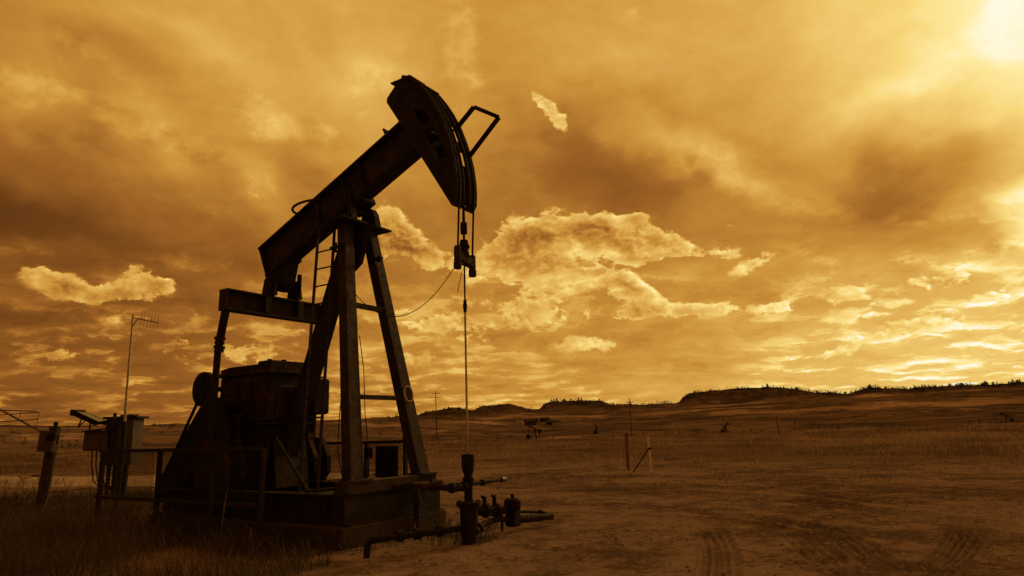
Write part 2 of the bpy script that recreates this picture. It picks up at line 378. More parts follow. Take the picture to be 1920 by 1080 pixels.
def height(x, y):
    r = np.hypot(x, y)+1e-6; az = np.arctan2(x, y)
    Z = [np.zeros_like(r), np.zeros_like(r)]; rr = [0, 60]
    for R, (a, s) in RINGS: Z.append(CAM_H+R*np.interp(az, a, s)); rr.append(R)
    rr = np.array(rr, float); Z = np.array(Z)
    i = np.clip(np.searchsorted(rr, r, side='right')-1, 0, len(rr)-2); t = np.clip((r-rr[i])/(rr[i+1]-rr[i]), 0, 1)
    def g(k): return np.take_along_axis(Z, np.clip(k, 0, len(rr)-1)[None], 0)[0]
    z0, z1 = g(i), g(i+1); h = rr[i+1]-rr[i]
    s = lambda k: (g(k+1)-g(k-1))/(rr[np.clip(k+1, 0, len(rr)-1)]-rr[np.clip(k-1, 0, len(rr)-1)])
    m0, m1 = s(i)*h, s(i+1)*h
    z = (2*t**3-3*t**2+1)*z0+(t**3-2*t**2+t)*m0+(-2*t**3+3*t**2)*z1+(t**3-t**2)*m1
    far = np.clip((r-70)/400, 0, 1)
    z = z + fbm(x/90, y/90, 3, 5)*3.4*far*(1-.6*np.exp(-((r-850)/60)**2)) + fbm(x/22, y/22, 9, 4)*np.clip((r-25)/120, 0, 1)*.6 - (1-np.abs(fbm(x/45, y/45, 13, 4)))**3*1.2*far
    rid = np.exp(-((r-835)/60)**2)*(az > math.radians(-8)); rg = 1-np.abs(fbm(x/26, y/26, 31, 4)); z = z + rid*((rg-.75)*5)*1.0
    z = z + fbm(x/4.5, y/4.5, 21, 4)*.05*np.clip(1.6-r/60, .3, 1) + fbm(x/.8, y/.8, 5, 3)*.022 + fbm(x/.3, y/.3, 15, 2)*.010*(r < 30)
    # left of the pump the turf stands a little higher than the bare pad
    z = z + .10*np.clip((-x-3)/6, 0, 1)*np.clip((30-r)/12, 0, 1)
    return z
def track_field(x, y):
    """tyre tracks pressed into the dirt: (dark groove amount, height change)"""
    best = np.zeros_like(x); dz = np.zeros_like(x); near = np.nonzero((np.hypot(x, y) < 34) & (y > 2)); X0, Y0 = x[near], y[near]; D0 = np.zeros_like(X0); Z0 = np.zeros_like(X0)
    for pts, w in TRACKS:
        pl = [gpt(p[0], min(p[1], 1190))[:2] for p in pts]; P = []
        for k in range(len(pl)-1):          # Catmull-Rom
            p0, p1, p2, p3 = pl[max(k-1, 0)], pl[k], pl[k+1], pl[min(k+2, len(pl)-1)]
            for t in np.linspace(0, 1, 8, endpoint=False):
                P.append(.5*((2*p1)+(-p0+p2)*t+(2*p0-5*p1+4*p2-p3)*t*t+(-p0+3*p1-3*p2+p3)*t**3))
        P.append(pl[-1]); P = np.array(P); lo, hi = P.min(0)-1, P.max(0)+1
        sel = np.nonzero((X0 > lo[0]) & (X0 < hi[0]) & (Y0 > lo[1]) & (Y0 < hi[1]))[0]; xn, yn = X0[sel], Y0[sel]
        dist = np.full_like(xn, 1e9); arc = np.zeros_like(xn); side = np.ones_like(xn); L = 0; total = np.hypot(*np.diff(P, axis=0).T).sum()
        for a, c in zip(P, P[1:]):
            ab = c-a; l2 = ab@ab; t = np.clip(((xn-a[0])*ab[0]+(yn-a[1])*ab[1])/l2, 0, 1)
            q = np.hypot(xn-a[0]-ab[0]*t, yn-a[1]-ab[1]*t); k = q < dist; dist[k] = q[k]; arc[k] = L+t[k]*math.sqrt(l2); side[k] = np.sign(ab[0]*(yn[k]-a[1])-ab[1]*(xn[k]-a[0])); L += math.sqrt(l2)
        u = dist*side/(w*.5); wob = np.clip(.75+1.1*fbm(xn/1.3, yn/1.3, 55, 3), 0, 1.2)*np.clip(arc/2.5, 0, 1)*np.clip((total-arc)/2.5, 0, 1)
        groove = sum(np.exp(-((u-c)/.19)**2) for c in (-.95, -.32, .32, .95)); ridge = sum(np.exp(-((u-c)/.2)**2) for c in (-1.4, -.63, 0, .63, 1.4)); lug = .88+.12*np.sin(arc*2*math.pi/.16+u*2+3*fbm(xn/.9, yn/.9, 57, 2))
        Z0[sel] += wob*(-.024*groove*lug+.016*ridge-.014*np.exp(-u**4)); D0[sel] = np.maximum(D0[sel], wob*np.minimum(groove, 1)*(1.9 if w > .5 else 1.0))
    best[near] = D0; dz[near] = Z0; return np.clip(best, 0, 1.9), dz
azf = np.radians(np.arange(-46, 49.01, .11)); azb = np.radians(np.concatenate([np.arange(-180, -47, 4.0), np.arange(50, 180, 4.0)]))
AZ = np.sort(np.concatenate([azf, azb])); 
RR = np.concatenate([[0.02], np.geomspace(.5, 4.5, 18, endpoint=False), np.geomspace(4.5, 32, 760, endpoint=False), np.geomspace(32, 120, 90, endpoint=False), np.geomspace(120, 1100, 170, endpoint=False), np.geomspace(1100, 9000, 14)])
gx = np.sin(AZ)[None]*RR[:, None]; gy = np.cos(AZ)[None]*RR[:, None]
tb, tz = track_field(gx, gy); gz = height(gx, gy)+tz
def terrain_material(name):
    mt = D.materials.new(name); mt.use_nodes = True; nt = mt.node_tree; X.nt = nt; nt.nodes.remove(nt.nodes['Principled BSDF'])
    b = nt.nodes.new('ShaderNodeBsdfDiffuse'); nt.links.new(b.outputs[0], nt.nodes['Material Output'].inputs[0])
    geo = nt.nodes.new('ShaderNodeNewGeometry'); p = X(geo.outputs['Position'])
    at = nt.nodes.new('ShaderNodeAttribute'); at.attribute_name = 'rut'; rut = X(at.outputs['Fac'])
    ag = nt.nodes.new('ShaderNodeAttribute'); ag.attribute_name = 'turf'; turf = X(ag.outputs['Fac'])
    n1 = noise(p, .30, 7, .66); n2 = noise(p, 1.7, 7, .7); n3 = noise(p, 9, 6, .72); n4 = noise(p, 38, 3, .6)
    dirt = mixc((.155, .098, .068), (.062, .038, .026), step(n1*.5+n2*.5, .44, .57))
    dirt = mixc(dirt, (.24, .160, .11), step(n3*.6+n2*.4, .53, .62)*.7)
    dirt = mixc(dirt, (.030, .020, .015), step(n3*.55+n1*.2+n4*.25, .46, .38)*.8)
    dirt = mixc(dirt, (.040, .025, .018), rut*step(n3, .24, .50)*.42)
    st = vec('MULTIPLY', p, (1, 1, 2.5))
    h1 = noise(st, .0065, 8, .64, dist=.8); h2 = noise(st, .028, 7, .7); h3 = noise(st, .22, 6, .72)
    af = nt.nodes.new('ShaderNodeAttribute'); af.attribute_name = 'field'; fld = X(af.outputs['Fac'])
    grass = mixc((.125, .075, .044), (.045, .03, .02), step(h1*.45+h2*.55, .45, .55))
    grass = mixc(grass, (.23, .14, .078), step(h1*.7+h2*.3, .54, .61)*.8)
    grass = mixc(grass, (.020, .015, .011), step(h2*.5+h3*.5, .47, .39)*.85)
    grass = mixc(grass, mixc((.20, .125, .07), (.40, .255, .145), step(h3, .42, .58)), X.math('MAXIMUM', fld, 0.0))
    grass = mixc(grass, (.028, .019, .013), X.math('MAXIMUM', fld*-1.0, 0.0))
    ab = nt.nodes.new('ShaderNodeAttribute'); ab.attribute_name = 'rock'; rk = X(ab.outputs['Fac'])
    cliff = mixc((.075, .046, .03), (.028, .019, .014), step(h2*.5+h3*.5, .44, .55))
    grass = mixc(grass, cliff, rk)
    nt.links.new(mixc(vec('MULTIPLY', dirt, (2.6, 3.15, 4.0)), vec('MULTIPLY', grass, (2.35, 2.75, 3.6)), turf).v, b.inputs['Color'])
    b.inputs['Roughness'].default_value = .6
    bn = nt.nodes.new('ShaderNodeBump'); bn.inputs['Strength'].default_value = 1.0; bn.inputs['Distance'].default_value = .05
    nt.links.new((n3*.6+n2+noise(p, 60, 3)*.25).v, bn.inputs['Height']); nt.links.new(bn.outputs[0], b.inputs['Normal'])
    return mt
M['ground'] = terrain_material('dry_ground')
R2 = np.hypot(gx, gy)
left = np.clip((-gx-2.2-.28*(gy-9)+fbm(gx/3, gy/3, 77, 3)*1.2)/1.5, 0, 1)
turf = np.clip((R2-31+fbm(gx/7, gy/7, 78, 4)*7)/6, 0, 1); turf = np.maximum(turf, left*.9)
def sst(a, b, x): t = np.clip((x-a)/(b-a), 0, 1); return t*t*(3-2*t)
AZ2 = np.broadcast_to(AZ[None], R2.shape)
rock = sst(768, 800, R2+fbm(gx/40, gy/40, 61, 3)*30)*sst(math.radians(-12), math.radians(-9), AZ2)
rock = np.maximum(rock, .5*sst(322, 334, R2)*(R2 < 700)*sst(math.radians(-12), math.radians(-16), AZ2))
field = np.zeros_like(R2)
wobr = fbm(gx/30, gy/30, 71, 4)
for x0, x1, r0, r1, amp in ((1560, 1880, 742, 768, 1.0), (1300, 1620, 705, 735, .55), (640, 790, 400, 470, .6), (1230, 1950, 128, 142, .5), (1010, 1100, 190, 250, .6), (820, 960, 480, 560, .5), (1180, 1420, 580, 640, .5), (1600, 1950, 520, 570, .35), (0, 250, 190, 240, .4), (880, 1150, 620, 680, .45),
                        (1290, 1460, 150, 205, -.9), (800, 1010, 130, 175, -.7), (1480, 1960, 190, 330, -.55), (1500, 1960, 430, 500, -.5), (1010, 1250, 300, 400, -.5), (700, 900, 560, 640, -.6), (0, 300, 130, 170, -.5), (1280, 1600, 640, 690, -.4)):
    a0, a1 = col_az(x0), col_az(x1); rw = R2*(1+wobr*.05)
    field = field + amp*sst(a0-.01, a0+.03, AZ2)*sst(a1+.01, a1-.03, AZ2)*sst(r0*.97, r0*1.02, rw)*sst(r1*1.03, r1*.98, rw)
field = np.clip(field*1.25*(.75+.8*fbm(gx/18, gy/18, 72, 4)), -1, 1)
def grid_obj(name, i0, i1):
    n = len(AZ); sub = lambda a: a[i0:i1].reshape(-1)
    v = np.stack([sub(gx), sub(gy), sub(gz)], 1); k = i1-i0
    ii, jj = np.meshgrid(np.arange(k-1), np.arange(n), indexing='ij'); j2 = (jj+1) % n
    f = np.stack([ii*n+jj, (ii+1)*n+jj, (ii+1)*n+j2, ii*n+j2], -1).reshape(-1)
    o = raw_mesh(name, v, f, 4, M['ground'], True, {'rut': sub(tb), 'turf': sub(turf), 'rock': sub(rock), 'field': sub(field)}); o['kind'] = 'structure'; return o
isplit = int(np.searchsorted(RR, 230)); grid_obj('ground', 0, isplit+1); grid_obj('hills', isplit, len(RR))
def gz_at(x, y): return float(height(np.array([float(x)]), np.array([float(y)]))[0])
# the graded dirt road coming in from the left
def road():
    path = [(-75, 52), (-50, 44), (-33, 37.5), (-22, 33), (-13, 29.5), (-6, 27.2)]
    vs = []; fs = []; n = 9; seg = 14; C = []
    for a, c in zip(path, path[1:]):
        for t in np.linspace(0, 1, seg, endpoint=False): C.append((a[0]+(c[0]-a[0])*t, a[1]+(c[1]-a[1])*t))
    for k, (x, y) in enumerate(C):
        x2, y2 = C[min(k+1, len(C)-1)]; x1, y1 = C[max(k-1, 0)]; L = math.hypot(x2-x1, y2-y1); nx, ny = -(y2-y1)/L, (x2-x1)/L
        hw = 3.3+.5*mnoise.noise((x*.15, y*.15, 0))
        for j in range(n):
            o = (j/(n-1)*2-1)*hw; px, py = x+nx*o, y+ny*o; vs.append((px, py, gz_at(px, py)+.05*(1-abs(o/hw)**6)-.01))
    for k in range(len(C)-1):
        for j in range(n-1): fs.append((k*n+j, k*n+j+1, (k+1)*n+j+1, (k+1)*n+j))
    b = MB(); b.add(vs, fs, True); return tag(b.build('road', 'road'), kind='structure')
M['road'] = material('graded_dirt', (.44, .33, .26), (.34, .25, .19), .6, .95, 0, .3, 7)
road()

# ------------------------------------------------------------------ the pumping unit
PW = (-.79, 10.59, 0); PA = math.radians(-32.6)
def LW(x, y, z=0):                  # pump-local to world
    c, s = math.cos(PA), math.sin(PA); return (PW[0]+c*x-s*y, PW[1]+s*x+c*y, z)
pj = empty('pumpjack', PW, PA, label='large dark steel pumpjack with its horse head raised high above the wellhead', cat='pumpjack')
TH = math.radians(23.6); BU = Vector((math.cos(TH), 0, math.sin(TH))); BN = Vector((-math.sin(TH), 0, math.cos(TH)))
T0 = Vector((-5.13, 0, 5.46))       # top of the tail end
def B(s, y, n): return T0+BU*s+BN*n+Vector((0, y, 0))
L = 4.75; H = .70; W = .16
b = MB(); b.bar(B(0, 0, -.02), B(L, 0, -.02), 2*W, .04); b.bar(B(0, 0, -H+.02), B(L, 0, -H+.02), 2*W, .04)
for s in (.02, 1.75, 2.55, 3.0): b.bar(B(s, 0, -.042), B(s, 0, -H+.042), 2*W-.03, .03)
beam = b.build('walking_beam', 'steel', pj)
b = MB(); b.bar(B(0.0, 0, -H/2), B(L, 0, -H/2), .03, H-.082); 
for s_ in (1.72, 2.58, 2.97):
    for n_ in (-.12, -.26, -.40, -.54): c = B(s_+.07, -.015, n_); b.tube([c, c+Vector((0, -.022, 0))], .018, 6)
b.build('beam_web', 'light_steel', beam)  # lighter steel than the flanges: brighter light on the web put into its colour
b = MB(); b.bar(B(2.45, .02, .03), B(2.62, .02, .03), .10, .07); b.bar(B(2.50, .02, .065), B(2.58, .02, .065), .07, .05); b.build('lifting_lug', 'dark_steel', beam)
# horse head
arcN = [(-1.27, 7.90), (-1.12, 7.90), (-.92, 7.82), (-.70, 7.60), (-.54, 7.38), (-.39, 7.14), (-.25, 6.87), (-.14, 6.59), (-.05, 6.32), (.015, 6.05), (.05, 5.80), (.062, 5.58), (.05, 5.38), (-.02, 5.27)]
back = [(-.06, 5.29), (-.70, 6.29), (-1.23, 7.12), (-1.53, 7.58), (-1.52, 7.66)]
def shrink(p, k): return (p[0]+(-1.1-p[0])*k, p[1]+(6.6-p[1])*k)
def quad(px): return [tuple(inv(q)) for q in px]
w1 = [(-.86, 7.32), (-.60, 7.22), (-.42, 6.97), (-.66, 6.90)]; w2_ = [(-.60, 6.80), (-.34, 6.82), (-.20, 6.52), (-.42, 6.46)]; w3 = [(-.36, 6.37), (-.14, 6.40), (-.04, 6.12), (-.24, 6.10)]
hh = [shrink(q, .10) for q in (w1+w2_+w3)]
b = MB(); b.prism([arcN+back, hh[0:4][::-1], hh[4:8][::-1], hh[8:12][::-1]], -.205, -.185); head = b.build('horse_head', 'steel', pj)
b = MB(); far = [shrink(q, .24) for q in arcN+back]; b.prism([far], .165, .185)
for s in (L-.9, L-.45): b.bar(B(s, 0, .005), B(s, 0, .12), .34, .03)
b.build('head_plate', 'dark_steel', head)
def strip(y0, y1, off, th, a=0, z=None):
    A = arcN[1:]; o = []; i_ = []
    for k, p in enumerate(A):
        q0, q1 = Vector(A[max(k-1, 0)]), Vector(A[min(k+1, len(A)-1)]); t = (q1-q0).normalized(); n = Vector((-t.y, t.x))
        if n.dot(Vector(p)-Vector((-2.4, 5.7))) < 0: n = -n
        o.append(tuple(Vector(p)+n*(off+th))); i_.append(tuple(Vector(p)+n*off))
    m_ = MB(); m_.prism([o+i_[::-1]], y0, y1); return m_
for y in (-.172, .172):
    s1 = strip(y-.10, y+.10, .004, .025)
    for dy in (-.10, .085): s2 = strip(y+dy, y+dy+.015, .03, .03); s1.add(s2.v, s2.f)
    if y > 0: s3 = strip(y-.01, y+.01, -.045, .045); s1.add(s3.v, s3.f)
    s1.build('track', 'light_steel', head)
for i in (1, 3, 5, 7, 9, 10, 11):
    (x0, z0), (x1, z1) = arcN[i], arcN[i+1]; mx, mz = (x0+x1)/2, (z0+z1)/2; t = Vector((x1-x0, 0, z1-z0)).normalized(); n = Vector((-t.z, 0, t.x))
    if n.x < 0: n = -n
    c = Vector((mx, 0, mz))-n*.035; b = MB(); b.bar(c+Vector((0, -.184, 0)), c+Vector((0, .19, 0)), .19 if i < 9 else .26, .045, side=t); b.build('rung', 'steel', head)
b = MB(); b.box(-1.42, -.95, -.22, .20, 7.905, 7.935); b.bar((-1.02, -.2, 7.95), (-.60, .16, 7.60), .05, .04); b.build('head_cap', 'dark_steel', head)
# frame sticking out in front of the head
b = MB(); q = [(-.10, .02, 6.58), (.32, .02, 7.055), (.80, .02, 6.66), (.13, .02, 6.20)]
q = [(-.02, -.16, 6.60), (.40, -.16, 6.92), (.68, .16, 6.78), (.015, .215, 6.27)]
for a, c in ((q[0], q[1]), (q[1], q[2]), (q[2], q[3])): b.bar(a, c, .058, .058)
b.build('guard_frame', 'dark_steel', head)
# A-frame (samson post)
ZF, ZT = .95, 5.42
def leg_front(sgn):
    b = MB(); p = Vector((-1.52, sgn*.80, ZF)); q = Vector((-2.36, sgn*.30, ZT)); b.bar(p, q, .27, .05, side=(0, 1, 0), w2=.20, h2=.05)
    a = (q-p).normalized(); sv = Vector((0, 1, 0)); sv = (sv-a*sv.dot(a)).normalized(); hv = a.cross(sv)
    for k, (w0, w1) in ((-1, (.135, .10)), (1, (.135, .10))):
        b.bar(p+sv*k*(w0-.014)-hv*.10*(1 if hv.x > 0 else -1), q+sv*k*(w1-.014)-hv*.10*(1 if hv.x > 0 else -1), .025, .15, side=sv)
    b.box(-1.72, -1.36, sgn*.80-.2, sgn*.80+.2, .945, .97)
    return b
legs = [leg_front(s).build('leg', 'light_steel', pj) for s in (-1, 1)]
b = MB(); b.bar((-4.34, 0, .80), (-2.50, 0, 5.38), .30, .20, w2=.26, h2=.16); b.bar((-4.44, 0, .80), (-2.62, 0, 5.38), .36, .03, w2=.30, h2=.03); b.build('leg', 'steel', pj)
def on_leg(z, sgn): k = (z-ZF)/(ZT-ZF); return Vector((-1.52+(-2.36+1.52)*k, sgn*(.80+(.30-.80)*k), z))
for z, h in ((2.26, .075), (3.86, .09)):
    b = MB(); a, c = on_leg(z, -1), on_leg(z, 1); b.bar(a+Vector((-.03, .06, 0)), c+Vector((-.03, -.06 if h < .08 else .05, 0)), .06, h, side=(1, 0, 0)); b.build('crossbar', 'steel', pj)
b = MB(); rg = []; cc = on_leg(2.33, 1)
nrm = Vector((1, 0, .19)).normalized()
for k in range(33):
    t = 2*math.pi*k/32; rg.append(cc+nrm*.045+Vector((0, math.cos(t)*.11, 0))+nrm.cross(Vector((0, 1, 0)))*math.sin(t)*.14)
b.tube(rg, .010, 6, False); b.build('ring', 'white', legs[1])
b = MB(); b.bar((-2.40, -.62, 5.44), (-2.40, .62, 5.44), .50, .035, side=(1, 0, 0))
b.bar((-2.16, -.52, 5.47), (-2.16, .56, 5.47), .05, .05); b.build('platform', 'steel', pj)
b = MB()
for y in (-.30, .30):
    b.prism([[(-2.62, 5.46), (-2.18, 5.46), (-2.25, 5.72), (-2.32, 5.82), (-2.48, 5.82), (-2.55, 5.72)]], y-.07, y+.07)
    b.lathe([(0, -.11), (.085, -.11), (.085, .11), (0, .11)], (-2.40, y, 5.70), (0, 1, 0), 14)
    for x in (-2.56, -2.24): b.tube([(x, y, 5.46), (x, y, 5.62)], .03, 6)
b.tube([(-2.40, -.42, 5.70), (-2.40, .42, 5.70)], .06, 12); b.bar((-2.60, 0, 5.74), (-2.18, 0, 5.925), .40, .12); b.build('saddle_bearing', 'dark_steel', pj)
b = MB(); b.prism([[(-2.75, 5.42), (-2.05, 5.42), (-2.15, 5.25), (-2.32, 4.72), (-2.50, 4.60), (-2.66, 4.9)]], -.05, .05); b.build('gusset', 'dark_steel', pj)
for (x, y, z) in ((-2.45, -.50, 4.93), (-2.05, .06, 4.75)):
    b = MB(); b.tube([(x-.12, y, z), (x+.13, y, z)], .035, 8); b.tube([(x, y, z-.09), (x, y, z+.09)], .028, 8); b.tube([(x+.08, y, z-.03), (x+.17, y, z+.03)], .05, 8); b.build('grease_fitting', 'dark_steel', pj)
# tail bearing, equalizer, pitmans
b = MB(); b.bar(B(.18, 0, -H-.02), B(.75, 0, -H-.02), .34, .05); b.prism([[(-4.80, 4.88), (-4.20, 5.05), (-4.30, 4.62), (-4.38, 4.50), (-4.62, 4.50), (-4.72, 4.62)]], -.14, .14)
b.lathe([(0, -.26), (.10, -.26), (.12, -.2), (.12, .2), (.10, .26), (0, .26)], (-4.50, 0, 4.60), (0, 1, 0), 16)
for y in (-.30, .30):
    b.prism([[(-4.66, 4.35), (-4.32, 4.35), (-4.38, 4.66), (-4.44, 4.74), (-4.54, 4.74), (-4.60, 4.66)]], y-.06, y+.06); b.tube([(-4.36, y, 4.4), (-4.36, y, 4.86 if y > 0 else 4.7)], .045, 8)
b.build('tail_bearing', 'dark_steel', pj)
b = MB(); b.bar((-4.48, -1.30, 4.315), (-4.48, 1.15, 4.315), .26, .03, side=(1, 0, 0)); b.bar((-4.48, -1.30, 3.955), (-4.48, 1.15, 3.955), .26, .03, side=(1, 0, 0))
b.bar((-4.48, -1.30, 4.135), (-4.48, 1.15, 4.135), .03, .33, side=(1, 0, 0))
for y in (-1.29, -.36, .30, 1.13): b.bar((-4.48, y, 3.97), (-4.48, y, 4.30), .24, .025, side=(1, 0, 0))
for y in (-.42, .36): b.prism([[(-4.36, 4.30), (-4.346, 4.30), (-4.346, 3.99)]], y-.06, y+.06)
b.build('equalizer_bar', 'light_steel', pj)
for sgn in (-1, 1):
    y = 1.22*sgn if sgn < 0 else 1.06; b = MB(); b.tube([(-4.50, y, 3.94), (-4.62, y, 3.42), (-4.64, y, 3.30)], [.075, .075, .07], 12); b.tube([(-4.66, y, 3.30), (-4.72, y, 1.30)], .062, 12)
    for z, r in ((3.44, .10), (3.36, .088), (3.28, .10), (3.22, .085)): b.lathe([(0, -.03), (r, -.03), (r, .03), (0, .03)], (-4.62-.03*(3.44-z), y, z), (-.15, 0, -1), 12)
    b.build('pitman_arm', 'steel', pj)
    yc = sgn*.98; b = MB(); b.prism([[(-5.10, 2.35), (-4.90, 2.40), (-4.55, 1.4), (-4.58, 1.18), (-4.84, 1.18), (-4.92, 1.35)]], yc-.10, yc+.10)
    b.tube([(-4.72, yc-.2, 1.30), (-4.72, yc+.2, 1.30)], .09, 12); b.tube([(-5.0, sgn*.45, 2.26), (-5.0, sgn*1.14, 2.26)], .14, 14); cr = b.build('crank', 'dark_steel', pj)
    b = MB(); pf = [(-5.02, 1.65), (-5.25, 1.2), (-5.18, .86), (-4.9, .70), (-4.5, .70), (-4.28, .95), (-4.3, 1.25), (-4.5, 1.62)]; b.prism([pf], yc-.21, yc-.11); b.prism([pf], yc+.11, yc+.21); b.build('counterweight', 'rust', cr)
# gear reducer on its pedestal
G0, G1, GY0, GY1 = -5.75, -4.17, -.45, .42
b = MB(); b.box(G0+.05, G1, GY0, GY1, 1.92, 2.84, .04); b.box(G0-.05, G1+.06, GY0-.06, GY1+.06, 2.83, 2.90, .01)
b.prism([[(G0+.02, 2.90), (G1-.34, 2.90), (G1-.34, 3.02), (G0+.30, 3.02), (G0+.02, 2.98)]], GY0+.03, GY1-.03); b.box(G1-.36, G1+.02, GY0-.02, GY1+.02, 2.895, 3.07, .02)
for x in (-5.5, -5.1, -4.7, -4.3):
    b.bar((x, GY0-.002, 1.95), (x, GY0-.002, 2.83), .05, .04, side=(1, 0, 0)); b.tube([(x+.1, GY0-.03, 2.80), (x+.1, GY0-.03, 2.94)], .022, 6)
gr = b.build('gear_reducer', 'rust', pj)
b = MB(); b.tube([(G1-.17, -.02, 3.06), (G1-.17, -.02, 3.11)], .05, 10); b.build('vent_cap', 'dark_steel', gr)
b = MB(); b.box(G1-.30, G1-.24, -.30, -.24, 3.065, 3.12); b.build('lifting_eye', 'dark_steel', gr)
b = MB(); b.box(G1+.062, G1+.13, -.34, .30, 2.0, 2.6, .02); b.build('inspection_cover', 'rust', gr)
b = MB(); b.prism([[(-5.80, .76), (-3.95, .76), (-4.14, 1.91), (-5.72, 1.91)]], -.38, .36); b.box(-5.86, -4.02, -.47, .44, 1.88, 1.925); b.build('pedestal', 'steel', pj)
b = MB(); b.prism([[(-4.42, .80), (-4.06, .80), (-3.88, 1.80), (-4.48, 1.80)]], -.62, -.56); b.build('side_plate', 'dark_steel', pj)
b = MB(); b.box(-4.0, -3.62, .12, .52, 2.05, 2.72, .03); b.build('control_box', 'dark_steel', pj)
b = MB(); b.lathe([(0, -.07), (.30, -.07), (.34, -.05), (.34, .05), (.30, .07), (0, .07)], (-5.93, -.62, 2.62), (0, 1, 0), 24)
for k in range(5):
    t = k*2*math.pi/5; b.bar((-5.93, -.695, 2.62), (-5.93+.28*math.cos(t), -.695, 2.62+.28*math.sin(t)), .03, .05)
b.tube([(-5.93, -.7, 2.62), (-5.6, .4, 2.62)], .05, 8); b.build('brake_drum', 'dark_steel', pj)
b = MB(); b.prism([[(-5.50, 2.10), (-5.68, 2.30), (-5.82, 2.20), (-7.10, .78), (-7.0, .52), (-6.6, .45), (-5.3, 1.5)]], -.80, -.70); b.prism([[(-5.50, 2.10), (-5.68, 2.30), (-5.82, 2.20), (-7.10, .78), (-7.0, .52), (-6.6, .45), (-5.3, 1.5)]], -.50, -.48)
b.bar((-5.74, -.64, 2.26), (-7.08, -.64, .76), .33, .02); b.build('belt_guard', 'dark_steel', pj)
b = MB(); b.tube([(-5.60, -.92, 2.44), (-6.35, -.92, 1.35), (-6.6, -.92, 1.0)], .03, 8); b.build('brake_lever', 'dark_steel', pj)
b = MB(); b.lathe([(0, -.45), (.20, -.45), (.30, -.40), (.30, .40), (.2, .45), (0, .45)], (-6.75, .2, .86), (0, 1, 0), 18); b.box(-7.05, -6.45, -.15, .55, .30, .66); b.box(-6.9, -6.6, .05, .35, 1.1, 1.28); b.box(-7.1, -6.35, -.2, .6, -.1, .30)
b.build('motor', 'rust', pj)
# oil pump piping beside the reducer
b = MB()
for x in (-5.35, -5.05, -4.8): b.tube([(x, -.60, 1.2), (x, -.60, 2.1), (x+.06, -.50, 2.16)], .035, 8)
b.tube([(-5.6, -.66, 1.35), (-4.6, -.66, 1.32)], .03, 8); b.build('lubrication_pipe', 'steel', pj)
# skid
for y in (-1.02, 1.02):
    b = MB(); b.bar((-6.4, y, .755), (-1.46, y, .755), .2, .03); b.bar((-6.4, y, .335), (-1.46, y, .335), .2, .03); b.bar((-6.4, y, .545), (-1.46, y, .545), .02, .39)
    for x in np.arange(-6.2, -1.5, .62): b.bar((x, y, .35), (x, y, .74), .19, .015)
    b.build('skid_beam', 'steel', pj)
b = MB(); b.box(-1.46, -1.425, -1.125, 1.125, .325, .765); b.box(-2.3, -1.465, -.9, .9, .60, .765); b.bar((-1.50, -1.125, .335), (-1.36, -1.125, .335), .01, .02)
b.bar((-1.40, -1.125, .335), (-1.40, 1.125, .335), .06, .02, side=(1, 0, 0)); b.build('end_plate', 'steel', pj)
b = MB(); b.bar((-1.54, -1.10, .855), (-1.54, .98, .855), .30, .175, side=(1, 0, 0)); b.build('leg_base', 'light_steel', pj)
for x in (-6.1, -5.0, -3.3): b = MB(); b.bar((x, -.9, .60), (x, .9, .60), .15, .25, side=(1, 0, 0)); b.build('cross_member', 'dark_steel', pj)
b = MB(); b.bar((-2.35, -1.0, .80), (-3.25, -.98, 1.65), .04, .03); b.bar((-3.0, -1.15, 1.62), (-2.15, -1.2, .80), .035, .03); b.build('brace', 'dark_steel', pj)
# ladder and hoop
lad = MB(); r0, r1 = (Vector((-2.62, -1.0, .42)), Vector((-3.04, -.38, 5.50))), (Vector((-2.19, -1.0, .42)), Vector((-2.61, -.38, 5.50)))
ladder = MB(); ladder.bar(*r0, .045, .03); ladder.bar(*r1, .045, .03); ladder = ladder.build('ladder', 'steel', pj)
for k in range(15):
    t = (k+.6)/15.3; b = MB(); b.tube([r0[0].lerp(r0[1], t), r1[0].lerp(r1[1], t)], .014, 6); b.build('rung', 'steel', ladder)
b = MB(); hp = []
for k in range(25):
    t = math.radians(-35+250*k/24); hp.append((-3.10-.62*math.sin(t)*1.0, -.30-.42*math.cos(t), 5.86))
b.tube(hp, .024, 8); b.tube([(-2.6, -.38, 5.4), (-2.62, -.40, 5.86)], .02, 6); b.tube([(-3.04, -.38, 5.4), (-3.05, -.42, 5.86)], .02, 6); b.build('safety_hoop', 'light_steel', pj)
b = MB(); b.tube([(-2.28, -.36, 5.42), (-2.28, -.36, 6.0)], .03, 8); b.build('post', 'steel', pj)
